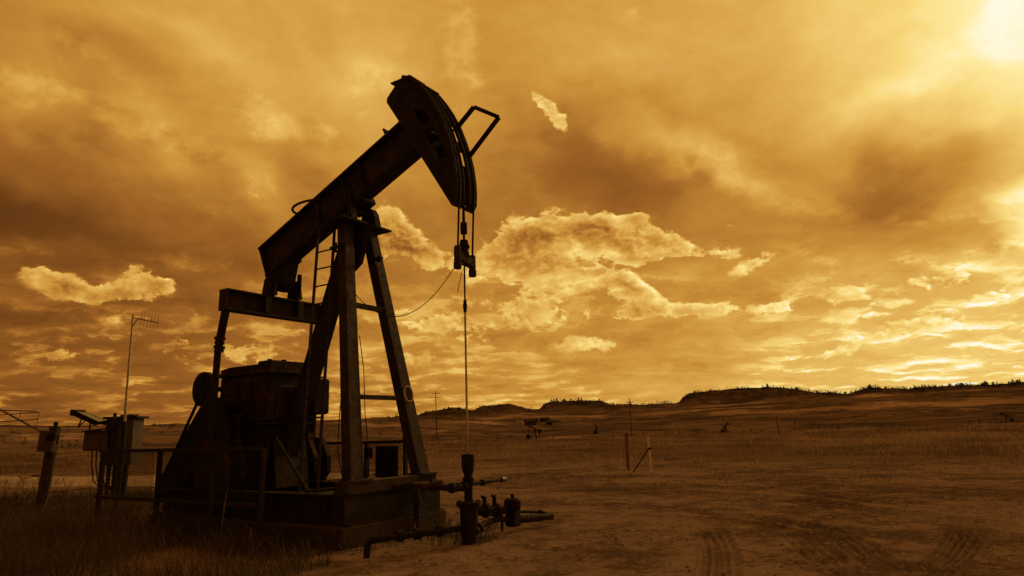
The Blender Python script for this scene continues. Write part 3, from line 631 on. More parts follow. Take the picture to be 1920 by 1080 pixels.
# bridle, carrier bar, polished rod
cab = [(.085, .105, .115, .11, .095, .075, .06)]
for y, zb in ((-.2, 4.46), (.2, 4.50)):
    pts = [(x+.055, y, z) for x, z in arcN[4:12]]+[(.09, y, 5.3), (.05, y, zb)]; b = MB(); b.tube(pts, .017, 8); b.build('bridle_cable', 'cable', pj)
b = MB()
for y, z0, z1 in ((-.2, 4.20, 4.58), (.2, 4.14, 4.50)): b.lathe([(0, 0), (.058, 0), (.066, .02), (.066, .10), (.058, .11), (.058, z1-z0-.05), (.05, z1-z0), (0, z1-z0)], (.045, y, z0), n=14)
b.bar((.04, -.17, 4.42), (.04, .17, 4.36), .12, .12, side=(1, 0, 0)); b.bar((.04, -.19, 4.33), (.04, .20, 4.30), .05, .05, side=(1, 0, 0)); carrier = b.build('carrier_bar', 'light_steel', pj)
b = MB(); b.lathe([(0, 0), (.05, 0), (.05, .08), (.075, .08), (.075, .13), (.09, .14), (.09, .2), (.075, .21), (.075, .28), (.095, .29), (.095, .33), (.08, .34), (.065, .42), (.02, .43), (.02, .52), (.055, .53), (.06, .62), (.055, .72), (.025, .74), (.022, .95), (.03, .97), (.022, 1.15), (0, 1.15)], (.03, 0, 4.30), n=14); b.build('rod_clamp', 'dark_steel', carrier)
b = MB(); b.tube([(.03, 0, 4.35), (.03, 0, 3.62)], .014, 8); b.build('rod_extension', 'steel', pj)
b = MB(); b.lathe([(0, 0), (.026, 0), (.026, .05), (.034, .06), (.034, .14), (.026, .15), (.026, .19), (0, .19)], (.03, 0, 3.52), n=10); b.tube([(.03, 0, 3.70), (.075, -.02, 3.71)], .008, 6); b.build('rod_coupling', 'dark_steel', pj)
b = MB(); b.tube([(.03, 0, 3.6), (.035, 0, 1.2)], .017, 10); b.build('polished_rod', 'rod', pj)

# ------------------------------------------------------------------ things round the pump
def thing(name, loc=PW, rz=PA, **k): return empty(name, loc, rz, **k)
b = MB(); b.box(-6.5, -1.36, -1.22, 1.22, -.15, .318, .02); fd = b.build('concrete_foundation', 'concrete'); fd.location = PW; fd.rotation_euler.z = PA
tag(fd, 'long pale concrete slab under the steel skid of the big pumpjack', 'foundation')
wh = thing('wellhead', label='dark wellhead casing with stuffing box around the vertical polished rod', cat='wellhead')
b = MB(); b.lathe([(0, -.2), (.105, -.2), (.115, .1), (.135, .34), (.135, .50), (.14, .52), (.14, .56), (.19, .575), (.19, .62), (.15, .635), (.07, .64)], (.04, 0, -.02), n=24); 
for k in range(10):
    t = 2*math.pi*k/10; b.tube([(.04+.168*math.cos(t), .168*math.sin(t), .54), (.04+.168*math.cos(t), .168*math.sin(t), .63)], .014, 6)
b.build('casing', 'dark_steel', wh)
b = MB(); b.tube([(.04, 0, .60), (.04, 0, 1.02)], .065, 16); b.lathe([(.06, 0), (.085, .01), (.085, .10), (.06, .11)], (.04, 0, .86), n=16); b.build('tubing', 'dark_steel', wh)
b = MB(); b.lathe([(0, 0), (.07, 0), (.09, .03), (.09, .08), (.075, .09), (.10, .10), (.10, .28), (.09, .29), (0, .29)], (.04, 0, 1.02), n=18)
for y in (-.12, .12): b.tube([(.04, y*.6, 1.04), (.04, y, 1.07), (.04, y*1.05, 1.12), (.04, y*.6, 1.15)], .016, 8)
b.build('stuffing_box', 'dark_steel', wh)
b = MB(); b.tube([(.04, -.04, .84), (.04, -.42, .84)], .05, 12)
for y, r in ((-.12, .075), (-.27, .065), (-.40, .075)): b.lathe([(0, -.03), (r, -.03), (r, .03), (0, .03)], (.04, y, .84), (0, 1, 0), 12)
b.build('flow_tee', 'dark_steel', wh)
b = MB(); b.tube([(.04, .04, .86), (.04, .92, .86)], .027, 10); b.lathe([(0, 0), (.05, .01), (.05, .07), (0, .08)], (.04, .34, .86), (0, 1, 0), 10); b.build('bleed_pipe', 'dark_steel', wh)
b = MB(); b.tube([(.04, .90, .86), (.04, 1.02, .86)], .043, 12); b.build('pipe_cap', 'zinc', wh)
# flow line across the front of the foundation
fl = thing('flow_pipe', label='rusty pipe along the top of the skid end into the wellhead tee', cat='pipe')
b = MB(); b.tube([(.04, -.41, .84), (-.55, -.41, .86), (-1.18, -.30, .83), (-1.30, -.22, .80), (-1.30, 1.0, .80)], .045, 12)
for p in ((-.3, -.41, .85), (-.8, -.37, .85)): b.lathe([(0, -.04), (.07, -.04), (.07, .04), (0, .04)], p, (1, 0, 0), 12)
b.build('pipe', 'rust', fl)
b = MB(); b.tube([(-1.30, .36, .80), (-1.30, .36, .05)], .05, 10); b.lathe([(0, 0), (.075, 0), (.075, .1), (0, .1)], (-1.30, .36, .50), n=10); b.build('down_pipe', 'rust', fl)
b = MB(); b.lathe([(0, -.05), (.07, -.05), (.07, .05), (0, .05)], (-1.30, .75, .80), (0, 1, 0), 12); b.tube([(-1.30, .75, .80), (-1.30, .75, .93)], .02, 8); b.tube([(-1.36, .70, .93), (-1.24, .80, .93)], .014, 6); b.build('valve', 'rust', fl)
lp = thing('low_pipe', label='dark bent pipe rising from the dirt just in front of the wellhead casing', cat='pipe')
b = MB(); b.tube([(-.66, -1.42, -.1), (-.66, -1.42, .16), (-.64, -1.39, .21), (-.58, -1.30, .225), (-.18, -.60, .235), (.0, -.12, .24)], .046, 12)
for t in (.25, .45, .72): p = Vector((-.58, -1.30, .225)).lerp(Vector((0, -.12, .24)), t); b.lathe([(0, -.04), (.08, -.04), (.08, .04), (0, .04)], p, (.44, .9, 0), 12)
b.build('pipe', 'dark_steel', lp)
vm = thing('valve_manifold', label='dark valve and pipe assembly lying right of the wellhead casing', cat='valve')
b = MB(); b.tube([(.13, .06, .17), (.06, .22, .20), (.0, .45, .23), (-.02, .80, .25), (.03, 1.15, .22)], .046, 12); b.lathe([(0, -.03), (.08, -.03), (.08, .03), (0, .03)], (.06, .22, .20), (-.2, 1, .1), 12); b.build('pipe', 'dark_steel', vm)
b = MB(); b.tube([(.06, 1.25, .20), (.20, 1.85, .17), (.27, 2.10, .16)], [.055, .055, .062], 12)
for k in range(9): b.lathe([(0, -.02), (.064, -.02), (.064, .02), (0, .02)], Vector((.08, 1.33, .195)).lerp(Vector((.20, 1.80, .172)), k/8), (.22, 1, -.05), 12)
b.build('hose', 'light_steel', vm)
b = MB(); b.tube([(.06, 1.25, .33), (.12, 1.95, .245)], .028, 8); b.tube([(.11, 1.92, .25), (.27, 2.08, .16)], .045, 8); b.build('side_pipe', 'dark_steel', vm)
b = MB(); b.box(-.05, .15, 1.10, 1.30, .10, .38, .02); b.lathe([(0, 0), (.13, 0), (.145, .03), (.145, .13), (.11, .17), (0, .17)], (.05, 1.2, .375), n=8); b.tube([(.05, 1.2, .53), (.05, 1.2, .61)], .03, 8); b.build('actuator', 'dark_steel', vm)
b = MB(); b.lathe([(0, -.10), (.05, -.10), (.07, -.04), (.075, .10), (.11, .12), (.11, .17), (.085, .18), (.085, .34), (.115, .35), (.115, .40), (.06, .42), (.06, .56), (0, .57)], (-.14, .50, .41), (.28, 1, -.08), 14)
for t in (.06, .26): b.tube([(-.12+.28*t, .55+t, .42), (-.12+.28*t, .55+t, .62-.04*t)], .035, 8); b.tube([(-.13+.28*t, .50+t, .62), (-.13+.28*t, .60+t, .61)], .026, 6)
b.tube([(-.02, .82, .40), (-.02, .82, .25)], .05, 8); b.build('check_valve', 'dark_steel', vm)
b = MB(); b.tube([(-.10, 1.10, .30), (-.14, 1.15, -.1)], .02, 8); b.build('support', 'dark_steel', vm)

# fences of expanded metal
def mesh_panel(x0, x1, z0, z1, y, pitch=.06, t=.007):
    b = MB(); k = -(z1-z0)*1.0; import itertools
    for sg in (1, -1):
        s = x0-(z1-z0)*1.6
        while s < x1+(z1-z0)*1.6:
            # line x = s + sg*1.6*(z-z0)
            pts = []
            za, zb = z0, z1
            f = lambda z: s+sg*1.6*(z-z0)
            lo, hi = sorted((f(z0), f(z1)))
            if hi > x0 and lo < x1:
                zs = [z0, z1]
                for xx in (x0, x1):
                    zz = z0+(xx-s)/(sg*1.6)
                    if z0 < zz < z1: zs.append(zz)
                zs = [z for z in zs if x0-1e-6 <= f(z) <= x1+1e-6]
                if len(zs) >= 2 and max(zs)-min(zs) > .02: b.bar((f(min(zs)), y+sg*.004, min(zs)), (f(max(zs)), y+sg*.004, max(zs)), .006, t)
            s += pitch*1.6
    return b
def fence(name, y, posts, z0, z1, label, extra=None, mesh=True, ends=None):
    o = thing(name, label=label, cat='fence'); x0, x1 = posts[0], posts[-1]
    if ends: x0, x1 = ends
    b = MB(); b.bar((x0, y, z1), (x1, y, z1), .05, .06); b.build('top_rail', 'steel', o)
    b = MB(); b.bar((x0, y, z0), (x1, y, z0), .05, .055); b.build('lower_rail', 'steel', o)
    for i, x in enumerate(posts):
        b = MB(); b.box(x-.035, x+.035, y+.03, y+.10, -.1, z1+(extra or {}).get(i, .0)); b.build('post', 'steel', o)
    for a, c in zip(posts, posts[1:]): mesh_panel(a+.03, c-.03, z0+.03, z1-.03, y).build('mesh_panel', 'dark_steel', o)
    return o
fence('mesh_fence', -1.66, [-7.60, -5.62, -4.05, -2.75], .64, 1.49, 'low expanded metal fence along the grassy near side of the pumpjack')
fence('mesh_fence', 1.75, [-7.2, -5.55, -3.93, -2.86], .66, 1.49, 'low expanded metal fence behind the front legs of the pumpjack', {3: .30})
for x0, x1, z0, z1, lab in ((-3.56, -2.96, .80, 1.41, 'large dark square plate hung on the far mesh fence between the front legs'), (-3.86, -3.66, 1.17, 1.39, 'small dark plate on the far mesh fence beside the near front leg')):
    b = MB(); b.box(x0, x1, 1.70, 1.72, z0, z1); o = b.build('sign_plate', 'dark_steel'); o.location = PW; o.rotation_euler.z = PA; tag(o, lab, 'plate')
# thin cables
def cable(name, pts, r, label, mat='cable'):
    o = MB().tube(pts, r, 6).build(name, mat); return tag(o, label, 'cable')
def sag(a, c, s, n=20): a, c = Vector(a), Vector(c); return [a.lerp(c, k/n)-Vector((0, 0, 4*s*(k/n)*(1-k/n))) for k in range(n+1)]
a = LW(-1.93, -.56, 4.05); c = LW(.0, -.2, 4.26)
cable('signal_cable', sag(a, c, .62), .007, 'thin sagging cable from the near front leg up to the hanging carrier bar')
cable('signal_cable', sag(LW(.0, .0, 4.24), LW(-.1, -.02, 3.86), -.03, 8), .006, 'short loose wire dangling beside the rod below the carrier bar')
cable('power_cable', [LW(-1.98, -.62, 3.4), LW(-1.97, -.70, 2.6), LW(-2.0, -.74, 1.9), LW(-1.95, -.80, 1.4), LW(-1.75, -.86, .95)], .009, 'thin wire hanging between the ladder and the near front leg')
cable('power_cable', [LW(*(on_leg(z, -1)+Vector((.05, dy, 0)))) for z, dy in ((3.3, .13), (2.7, .20), (2.0, .19), (1.4, .24), (1.0, .22))], .008, 'thin wire running down the right side of the near front leg')

# ------------------------------------------------------------------ instruments at the left
def at(px, py, Y): d = ray(px, py); t = Y/d[1]; return Vector((d[0]*t, Y, CAM_H+d[2]*t))
YC = 17.5
g = at(225, 900, YC); gzc = gz_at(g.x, YC)
cb = empty('control_cabinet', (0, 0, 0), label='tall grey control cabinet with flat lid standing behind the mesh fence', cat='cabinet')
p0, p1 = at(199, 786, YC), at(251, 786, YC); zb = at(225, 888, YC).z
b = MB(); b.box(p0.x, p1.x, YC, YC+.5, at(225, 872, YC).z, p0.z, .01); b.box(p0.x+.3*(p1.x-p0.x), p0.x+.36*(p1.x-p0.x), YC-.012, YC, at(225, 868, YC).z, p0.z-.05); b.build('body', 'cabinet', cb)
b = MB(); b.box(p0.x-.06, p1.x+.10, YC-.06, YC+.56, p0.z+.001, p0.z+.06, .01); b.box(p0.x+.3, p0.x+.62, YC+.1, YC+.4, p0.z+.06, p0.z+.11); b.tube([(p0.x+.1, YC+.2, p0.z+.06), (p0.x+.1, YC+.2, p0.z+.16)], .04, 8); b.build('lid', 'steel', cb)
for x in (p0.x+.22, p1.x-.25): b = MB(); b.box(x-.05, x+.05, YC+.2, YC+.3, gzc-.1, at(225, 872, YC).z); b.build('leg', 'steel', cb)
jb = empty('junction_box', label='small square grey box with framed cover left of the tall cabinet', cat='junction box')
q0, q1 = at(154, 846, YC-.3), at(196, 809, YC-.3)
b = MB(); b.box(q0.x, q1.x, YC-.3, YC-.02, q0.z, q1.z, .012); b.build('body', 'cabinet', jb)
b = MB(); b.box(q0.x+.05, q1.x-.08, YC-.325, YC-.301, q0.z+.05, q1.z-.05, .006); b.build('cover', 'cabinet', jb)
b = MB(); b.box(q0.x-.04, q1.x+.04, YC-.36, YC+.0, q1.z+.001, q1.z+.03); b.build('hood', 'steel', jb)
b = MB()
zz = q0.z
for k, (x, x2) in enumerate(((q0.x+.16, q0.x+.40), (q0.x+.27, q0.x+.52), (q0.x+.42, q0.x+.46))):
    b.tube([(x, YC-.15, zz), (x+.02, YC-.15, zz-.35), (x+.10, YC-.15, zz-.75), (x2+.12, YC-.1, zz-.98), (x2+.4, YC, zz-.8), (x2+.55, YC, zz-.6)], .016, 6)
tag(b.build('cable_bundle', 'cable'), 'loose black cables looping down below the small grey box', 'cables')
b = MB(); b.tube([(q1.x+.08, YC-.1, gzc-.1), (q1.x+.08, YC-.1, q1.z+.30)], .05, 10); b.box(q1.x-.02, q1.x+.16, YC-.2, YC, q1.z+.05, q1.z+.35); tag(b.build('mounting_post', 'steel'), 'steel post between the small box and the tall cabinet', 'post')
sp = empty('solar_panel', label='small dark solar panel tilted up above the small grey box', cat='solar panel')
a0, a1 = at(146, 774, YC-.2), at(190, 794, YC-.1)
b = MB(); b.bar(a0+Vector((0, 0, .045)), a1+Vector((0, 0, .045)), .40, .03, side=(0, 1, 0)); b.build('panel', 'panel', sp)
b = MB(); dv = (a1-a0).normalized()
b.bar(a0, a1, .44, .055)
for s in (-1, 1): b.bar(a0+Vector((0, s*.20, .0)), a1+Vector((0, s*.20, .0)), .03, .12)
b.bar(a0+Vector((0, -.24, 0)), a0+Vector((0, .24, 0)), .09, .15, side=(1, 0, 0)); b.build('frame', 'dark_steel', sp)
b = MB(); mid = a0.lerp(a1, .55); b.tube([mid, (mid.x+.0, YC-.15, q1.z+.0)], .02, 6); b.tube([mid+Vector((-.22, 0, .06)), (mid.x-.30, YC-.15, mid.z-.22)], .018, 6); b.tube([(mid.x-.30, YC-.15, mid.z-.22), (mid.x-.26, YC-.15, mid.z-.16), a0.lerp(a1, .45)], .016, 6)
b.tube([(mid.x, YC-.15, q1.z+.02), (q1.x+.08, YC-.12, q1.z+.10)], .02, 6); b.build('bracket', 'steel', sp)
# antenna mast
am = empty('antenna_mast', label='tall thin mast with a small toothed antenna at its top beside the tall cabinet', cat='antenna')
YM = 16.9; pts = [at(*q, YM) for q in ((222, 905), (229, 850), (234, 790), (238, 730), (244, 660), (249, 596), (250, 590))]
pts[0].z = gz_at(pts[0].x, YM)-.1
b = MB(); b.tube(pts[:3], .055, 10); b.build('base_pole', 'steel', am); b = MB(); b.tube(pts[2:], [.034, .03, .026, .024, .024], 8); b.build('pole', 'rod', am)
b = MB(); e0, e1 = at(251, 596, YM), at(297, 605, YM-.1); b.tube([at(250, 612, YM), at(254, 602, YM), at(262, 597, YM), at(275, 601, YM)], .015, 6); b.tube([e0, e1], .016, 6); boom = b.build('boom', 'rod', am)
for k in range(6):
    c = e0.lerp(e1, .30+.70*k/5.2); b = MB(); h = .26-.015*k; b.tube([c+Vector((.02, 0, h)), c-Vector((.02, 0, h))], .006, 5); b.build('element', 'rod', boom)
# meter box on a leaning post, with a Yagi antenna
mp = empty('meter_post', label='leaning timber post carrying a grey meter box at the far left', cat='post')
YP = 17.2; f0, f1 = at(74, 962, YP), at(104, 800, YP); f0.z = gz_at(f0.x, YP)-.15
b = MB(); b.bar(f0, f1, .16, .2, side=(0, 1, 0)); b.bar(f0+Vector((.11, -.02, 0)), f0.lerp(f1, .9)+Vector((.09, -.02, 0)), .04, .05); b.build('post', 'wood', mp)
ax = (f1-f0).normalized(); c0, c1 = f0.lerp(f1, .72), f0.lerp(f1, .955)
b = MB(); b.bar(c0+Vector((0, -.18, 0)), c1+Vector((0, -.18, 0)), .18, .36, side=(0, 1, 0)); b.build('meter_box', 'cabinet', mp)
b = MB(); cm = c0.lerp(c1, .68)+Vector((.07, -.28, 0)); b.box(cm.x-.07, cm.x+.13, cm.y, cm.y+.05, cm.z-.09, cm.z+.09); b.build('meter_window', 'dark_steel', mp)
b = MB(); b.tube([c0.lerp(c1, .7)+Vector((.19, -.2, 0)), c0.lerp(c1, .75)+Vector((.26, -.2, .02)), c0.lerp(c1, .35)+Vector((.24, -.2, 0))], .022, 6); b.build('conduit', 'steel', mp)
b = MB(); b.tube([f1, f1+ax*.12], .05, 8); b.build('post_cap', 'steel', mp)
ya = empty('yagi_antenna', label='thin rod antenna with cross elements reaching up left from the leaning post', cat='antenna')
b = MB(); m0, m1 = at(91, 817, YP-.1), at(-20, 757, YP-.6); b.tube([m0, m1], .022, 8); bo = b.build('boom', 'zinc', ya)
for (xa, ya_, xb, yb) in ((-40, 781, 73, 773), (-40, 794, 72, 786), (-60, 768, 68, 771)):
    b = MB(); b.tube([at(xa, ya_, YP-.4), at(xb, yb, YP-.4)], .011, 6); b.build('element', 'dark_steel', bo)
b = MB(); b.tube([at(73, 773, YP-.4), at(68, 799, YP-.4)], .006, 5); b.build('tie_wire', 'dark_steel', bo)
b = MB(); b.tube([at(39, 772, YP-.4), at(37, 783, YP-.4)], .007, 5); b.build('tie_wire', 'dark_steel', bo)
for px, py, s, lab in ((68, 892, .15, 'dark lump of rock on the far edge of the dirt road, larger one'), (49, 896, .10, 'low dark stone on the dirt road left of the larger lump')):
    p = gpt(px, py); me = D.meshes.new('rock'); bm = bmesh.new(); bmesh.ops.create_icosphere(bm, subdivisions=3, radius=1)
    for v in bm.verts: v.co *= 1+.35*mnoise.noise(v.co*1.6+Vector((px, 0, 0))); v.co.x *= 1.7*s; v.co.y *= s; v.co.z *= .75*s
    bm.to_mesh(me); bm.free(); me.materials.append(M['rock']); o = D.objects.new('rock', me); col.objects.link(o); o.location = (p[0], p[1], gz_at(p[0], p[1])+.3*s); tag(o, lab, 'rock')

# ------------------------------------------------------------------ markers and poles in the plain
p = gpt(1221, 885); z = gz_at(p[0], p[1])
o = empty('marker_post', (p[0], p[1], z), label='white marker post with a dark slanting brace on the dirt pad', cat='post')
b = MB(); b.tube([(0, 0, -.1), (-.03, 0, 1.3)], .043, 12); b.build('post', 'white', o)
b = MB(); b.tube([(-.62, .25, 0), (-.02, -.06, .88)], .022, 6); b.tube([(-.03, -.05, .84), (.07, -.07, .86)], .035, 6); b.build('brace', 'dark_steel', o)
p = gpt(1178, 880); z = gz_at(p[0], p[1])
o = empty('marker_post', (p[0], p[1], z), label='flat rusty brown marker post standing left of the white post', cat='post')
b = MB(); b.box(-.06, .06, -.02, .02, -.1, 1.40, .004); b.build('post', 'redpost', o); b = MB(); b.box(-.07, .07, -.035, -.021, 1.18, 1.42); b.build('plate', 'redpost', o)
def pole(name, pxb, pyb, pxt, pyt, Y, arms, label, lean=0):
    t = at(pxt, pyt, Y); x = at(pxb, pyb, Y).x; z = gz_at(x, Y); o = empty(name, (x, Y, z), label=label, cat='utility pole', group='utility poles'); h = t.z-z; s = h/11
    k = Y/2800
    b = MB(); b.tube([(0, 0, -.3), (t.x-x, 0, h)], [k*2.0, k*1.3], 8); b.build('pole', 'pole', o)
    for dz, w in arms:
        xx = (t.x-x)*(1-dz/h); b = MB(); b.bar((xx-w/2, -.1, h-dz), (xx+w/2, .5, h-dz+.02), k*1.3, k*1.6); ar = b.build('crossarm', 'pole', o)
        for q in (-.46, -.2, .2, .46): b = MB(); b.tube([(xx+w*q, 0, h-dz), (xx+w*q, 0, h-dz+k*5)], k*.9, 6); b.build('insulator', 'pole', ar)
    return o
pole('utility_pole', 819, 790, 816.5, 733, 190, [(.7, 2.1), (1.8, 3.3)], 'tall wooden power pole with two crossarms left of the polished rod')
pole('utility_pole', 1187, 845, 1179.5, 746, 140, [(.95, 1.5)], 'tall wooden power pole with one crossarm near the middle of the plain')
pole('utility_pole', 1463, 829, 1455, 778, 75, [], 'bare leaning dark pole without crossarm on the right of the plain')
pole('utility_pole', 1492, 828, 1489, 786, 120, [], 'faint thin bare pole just right of the leaning dark pole')

# ------------------------------------------------------------------ small pumpjacks far off
def small_pump(pxb, pyb, R, h, rz, tilt, label):
    az = col_az(pxb); x, y = math.sin(az)*R, math.cos(az)*R; z = gz_at(x, y); s = h/5.0
    o = empty('pumpjack', (x, y, z-.1), rz, label=label, cat='pumpjack', group='small pumpjacks far off on the plain'); o.scale = (s, s, s)
    b = MB(); b.box(-4.2, 1.2, -.7, .7, 0, .4); b.build('skid', 'dark_steel', o)
    for y_ in (-.7, .7): b = MB(); b.bar((.5, y_, .4), (0, y_*.2, 3.6), .26, .26); b.bar((-1.6, y_*.3, .4), (0, y_*.2, 3.6), .2, .2); b.build('leg', 'dark_steel', o)
    c, n = Vector((math.cos(tilt), 0, math.sin(tilt))), Vector((-math.sin(tilt), 0, math.cos(tilt))); t = Vector((0, 0, 3.85))
    b = MB(); b.bar(t-c*2.6, t+c*2.0, .35, .5); b.build('walking_beam', 'dark_steel', o)
    b = MB(); Pm = lambda x, z, y: t+c*x+n*z+Vector((0, y, 0)); b.prism([[(1.8, 1.1), (2.2, .9), (2.5, .2), (2.45, -.6), (2.2, -1.3), (1.7, -.3)]], -.2, .2, Pm); b.build('horse_head', 'dark_steel', o)
    b = MB(); b.box(-3.2, -1.8, -.5, .5, .4, 1.9); b.prism([[(-3.2, .5), (-2.0, .5), (-1.9, 1.4), (-2.6, 1.9)]], -.85, -.6); b.build('gear_reducer', 'dark_steel', o)
    b = MB(); e = t-c*2.5; b.bar(e+Vector((0, -.7, 0)), (-2.3, -.8, 1.2), .1, .1); b.bar(e+Vector((0, .7, 0)), (-2.3, .8, 1.2), .1, .1); b.bar(e+Vector((0, -.8, 0)), e+Vector((0, .8, 0)), .2, .2); b.build('pitman_arm', 'dark_steel', o)
    hx = t+c*2.3+n*(-1.2); b = MB(); b.tube([(hx.x, 0, hx.z), (hx.x, 0, .9)], .05, 6); b.tube([(hx.x, 0, 0), (hx.x, 0, 1.0)], .16, 8); b.build('polished_rod', 'dark_steel', o)
    return o
small_pump(1003, 826, 150, 3.1, math.radians(-15), -.5, 'small dark pumpjack on the plain right of the polished rod')
small_pump(1118, 813, 290, 4.4, math.radians(70), -.5, 'small dark pumpjack seen end on, between the two power poles')
small_pump(1360, 808, 245, 3.2, math.radians(-60), .5, 'small dark pumpjack on the slope below the long ridge')
small_pump(1886, 818, 210, 2.2, math.radians(160), .45, 'small dark pumpjack near the right edge of the plain')
# sheds and tanks of the far lease
def shed(px, R, w, h, kind, label, cat='shed'):
    az = col_az(px); x, y = math.sin(az)*R, math.cos(az)*R; z = gz_at(x, y); o = empty('storage_tank' if kind == 'tank' else 'shed', (x, y, z-.2), random.uniform(-.6, .6), label=label, cat=cat, group='small buildings of the distant lease')
    if kind == 'tank':
        b = MB(); b.lathe([(w/2, 0), (w/2, h), (w*.45, h+.2), (0, h+.45)], (0, 0, 0), n=18); b.build('body', 'pale', o); b = MB(); b.tube([(0, 0, h+.4), (0, 0, h+.8)], .2, 8); b.build('hatch', 'roof', o)
    else:
        b = MB(); b.box(-w/2, w/2, -w*.35, w*.35, 0, h); b.build('wall', 'pale' if kind == 'pale' else 'roof', o)
        b = MB(); b.prism([[(-w*.40, h), (w*.40, h), (0, h+w*.22)]], -w*.55, w*.55, lambda x, z, y: (y, x, z)); b.build('roof', 'roof', o)
shed(971, 520, 3.2, 3.2, 'tank', 'small pale tank on the far slope, leftmost and highest', 'tank'); shed(977, 430, 3.4, 3.0, 'tank', 'pale tank below the highest tank on the far slope', 'tank')
for px, R, w, h, kd, lb in ((994, 400, 6, 2.6, 'dark', 'low dark shed right of the pale tanks on the far plain'), (1035, 430, 6, 2.4, 'dark', 'dark shed left of a pale shed on the far plain'), (1044, 425, 5, 2.4, 'pale', 'pale shed between two dark sheds on the far plain'),
                            (1003, 560, 6, 2.6, 'dark', 'distant dark shed below the left butte'), (1022, 570, 7, 2.6, 'dark', 'longer distant dark shed below the wooded butte')):
    shed(px, R, w, h, kd, lb)

# ------------------------------------------------------------------ pines on the buttes
def pine_shape(r, h, b, n=46, o=(0, 0, 0), sx=1.0):
    O = Vector(o); b.tube([O+Vector((0, 0, -.1*h)), O+Vector((0, 0, h*.5)), O+Vector((0, 0, h*.97))], [h*.03, h*.02, .01*h], 4, False)
    for k in range(n):
        t = r.random()**1.25; z = h*(.0+.96*t); rad = h*sx*(.30*(1-t)**.85+.03); a = r.uniform(0, 6.283); d = Vector((math.cos(a), math.sin(a), 0)); p = O+d*rad*r.uniform(.0, .4)+Vector((0, 0, z)); q = O+d*rad*r.uniform(.75, 1.2)+Vector((0, 0, z-h*r.uniform(.0, .07))); w = d.cross(Vector((0, 0, 1)))*h*sx*r.uniform(.05, .11)
        b.add([p-w*.5+Vector((0, 0, h*.04)), q-w*.3, q+w*.3, p+w*.5+Vector((0, 0, h*.06))], [(0, 1, 2, 3)])
def pine_mesh(seed, h):
    r = random.Random(seed); b = MB(); pine_shape(r, h, b, 110, sx=r.uniform(1.2, 2.0))
    o = b.build('pine_tree', 'pine'); me = o.data; D.objects.remove(o); return me
PM = [pine_mesh(k, 1.0*(1)) for k in range(8)]
def pine(px, R, h, lab, grp):
    az = col_az(px); x, y = math.sin(az)*R, math.cos(az)*R; o = D.objects.new('pine_tree', random.choice(PM)); col.objects.link(o)
    o.location = (x, y, gz_at(x, y)-.1*h); h *= .8; o.scale = (h*random.uniform(1.1, 1.9), h*random.uniform(1.1, 1.9), h); o.rotation_euler.z = random.uniform(0, 6.28); tag(o, lab, 'pine', grp)
def pines(n, x0, x1, R0, R1, h0, h1, lab, grp):
    for k in range(n): pine(random.uniform(x0, x1), random.uniform(R0, R1), random.uniform(h0, h1), lab, grp)
lr = ('small dark pine on the long ridge at the right', 'pines on the long ridge')
for a in ((16, 1300, 1430, 838, 852, 1.6, 3.6), (18, 1430, 1640, 838, 854, 1.8, 4.5), (34, 1560, 1770, 838, 856, 1.8, 4.5), (22, 1780, 1925, 838, 856, 1.8, 5.5)): pines(*a, *lr)
for px, h in ((1437, 5.5), (1446, 6), (1640, 5), (1603, 5.5), (1858, 7), (1910, 7), (1812, 5.5)): pine(px, 848, h, *lr)
wb = ('small dark pine on the flat topped butte in the middle', 'pines on the middle butte')
for px, h in ((1036, 6), (1041, 6), (1046, 7), (1060, 6), (1073, 5.5), (1087, 6), (1093, 4.5), (1127, 3.5)): pine(px, 846, h, *wb)
pines(16, 1030, 1160, 825, 848, 2, 4, *wb); pines(12, 1150, 1220, 825, 850, 2, 3.5, *wb)
lb = ('small dark pine on the low butte beside the polished rod', 'pines on the left butte')
pines(18, 795, 880, 825, 850, 2, 4.5, *lb); pines(12, 890, 990, 825, 848, 1.8, 3, *lb); pines(8, 700, 800, 830, 850, 1.8, 3.5, *lb)
fl_ = ('tiny dark pine on the low skyline behind the instrument cabinets', 'pines on the left skyline'); pines(30, 60, 330, 326, 336, .6, 1.7, *fl_)
# the woods on the slopes of the buttes read as one dark mass
b = MB(); r = random.Random(5)
for n, x0, x1, R0, R1 in ((520, 1290, 1700, 800, 853), (620, 1560, 1925, 795, 853), (150, 1020, 1150, 805, 848), (150, 1080, 1270, 805, 850), (90, 790, 890, 795, 842), (90, 890, 1000, 795, 840), (60, 690, 800, 800, 845)):
    for k in range(n):
        px = r.uniform(x0, x1); R = r.uniform(R0, R1)
        if fbm(np.array([px/40.]), np.array([R/16.]), 88, 3)[0] < -.08: continue
        az = col_az(px); x, y = math.sin(az)*R, math.cos(az)*R; pine_shape(r, r.uniform(1.8, 4.4), b, 18, (x, y, gz_at(x, y)-.3), 2.2)
sb = MB()
for k in range(520):
    px = r.uniform(520, 1930) if k % 4 else r.uniform(0, 320); R = math.exp(r.uniform(math.log(115), math.log(760)))
    if px < 330 and R > 300: continue
    if fbm(np.array([px/60.]), np.array([R/45.]), 19, 3)[0] < -.05: continue
    az = col_az(px); x, y = math.sin(az)*R, math.cos(az)*R; pine_shape(r, r.uniform(.4, 1.3)*(1+R/900), sb, 14, (x, y, gz_at(x, y)-.15), 3.2)
tag(sb.build('scrub', 'pine'), 'low dark scrub dotted over the far grassy slopes', 'scrub', None, 'stuff')
tag(b.build('pine_wood', 'pine'), 'dark scattered pine woods covering the slopes of the far buttes', 'wood', None, 'stuff')

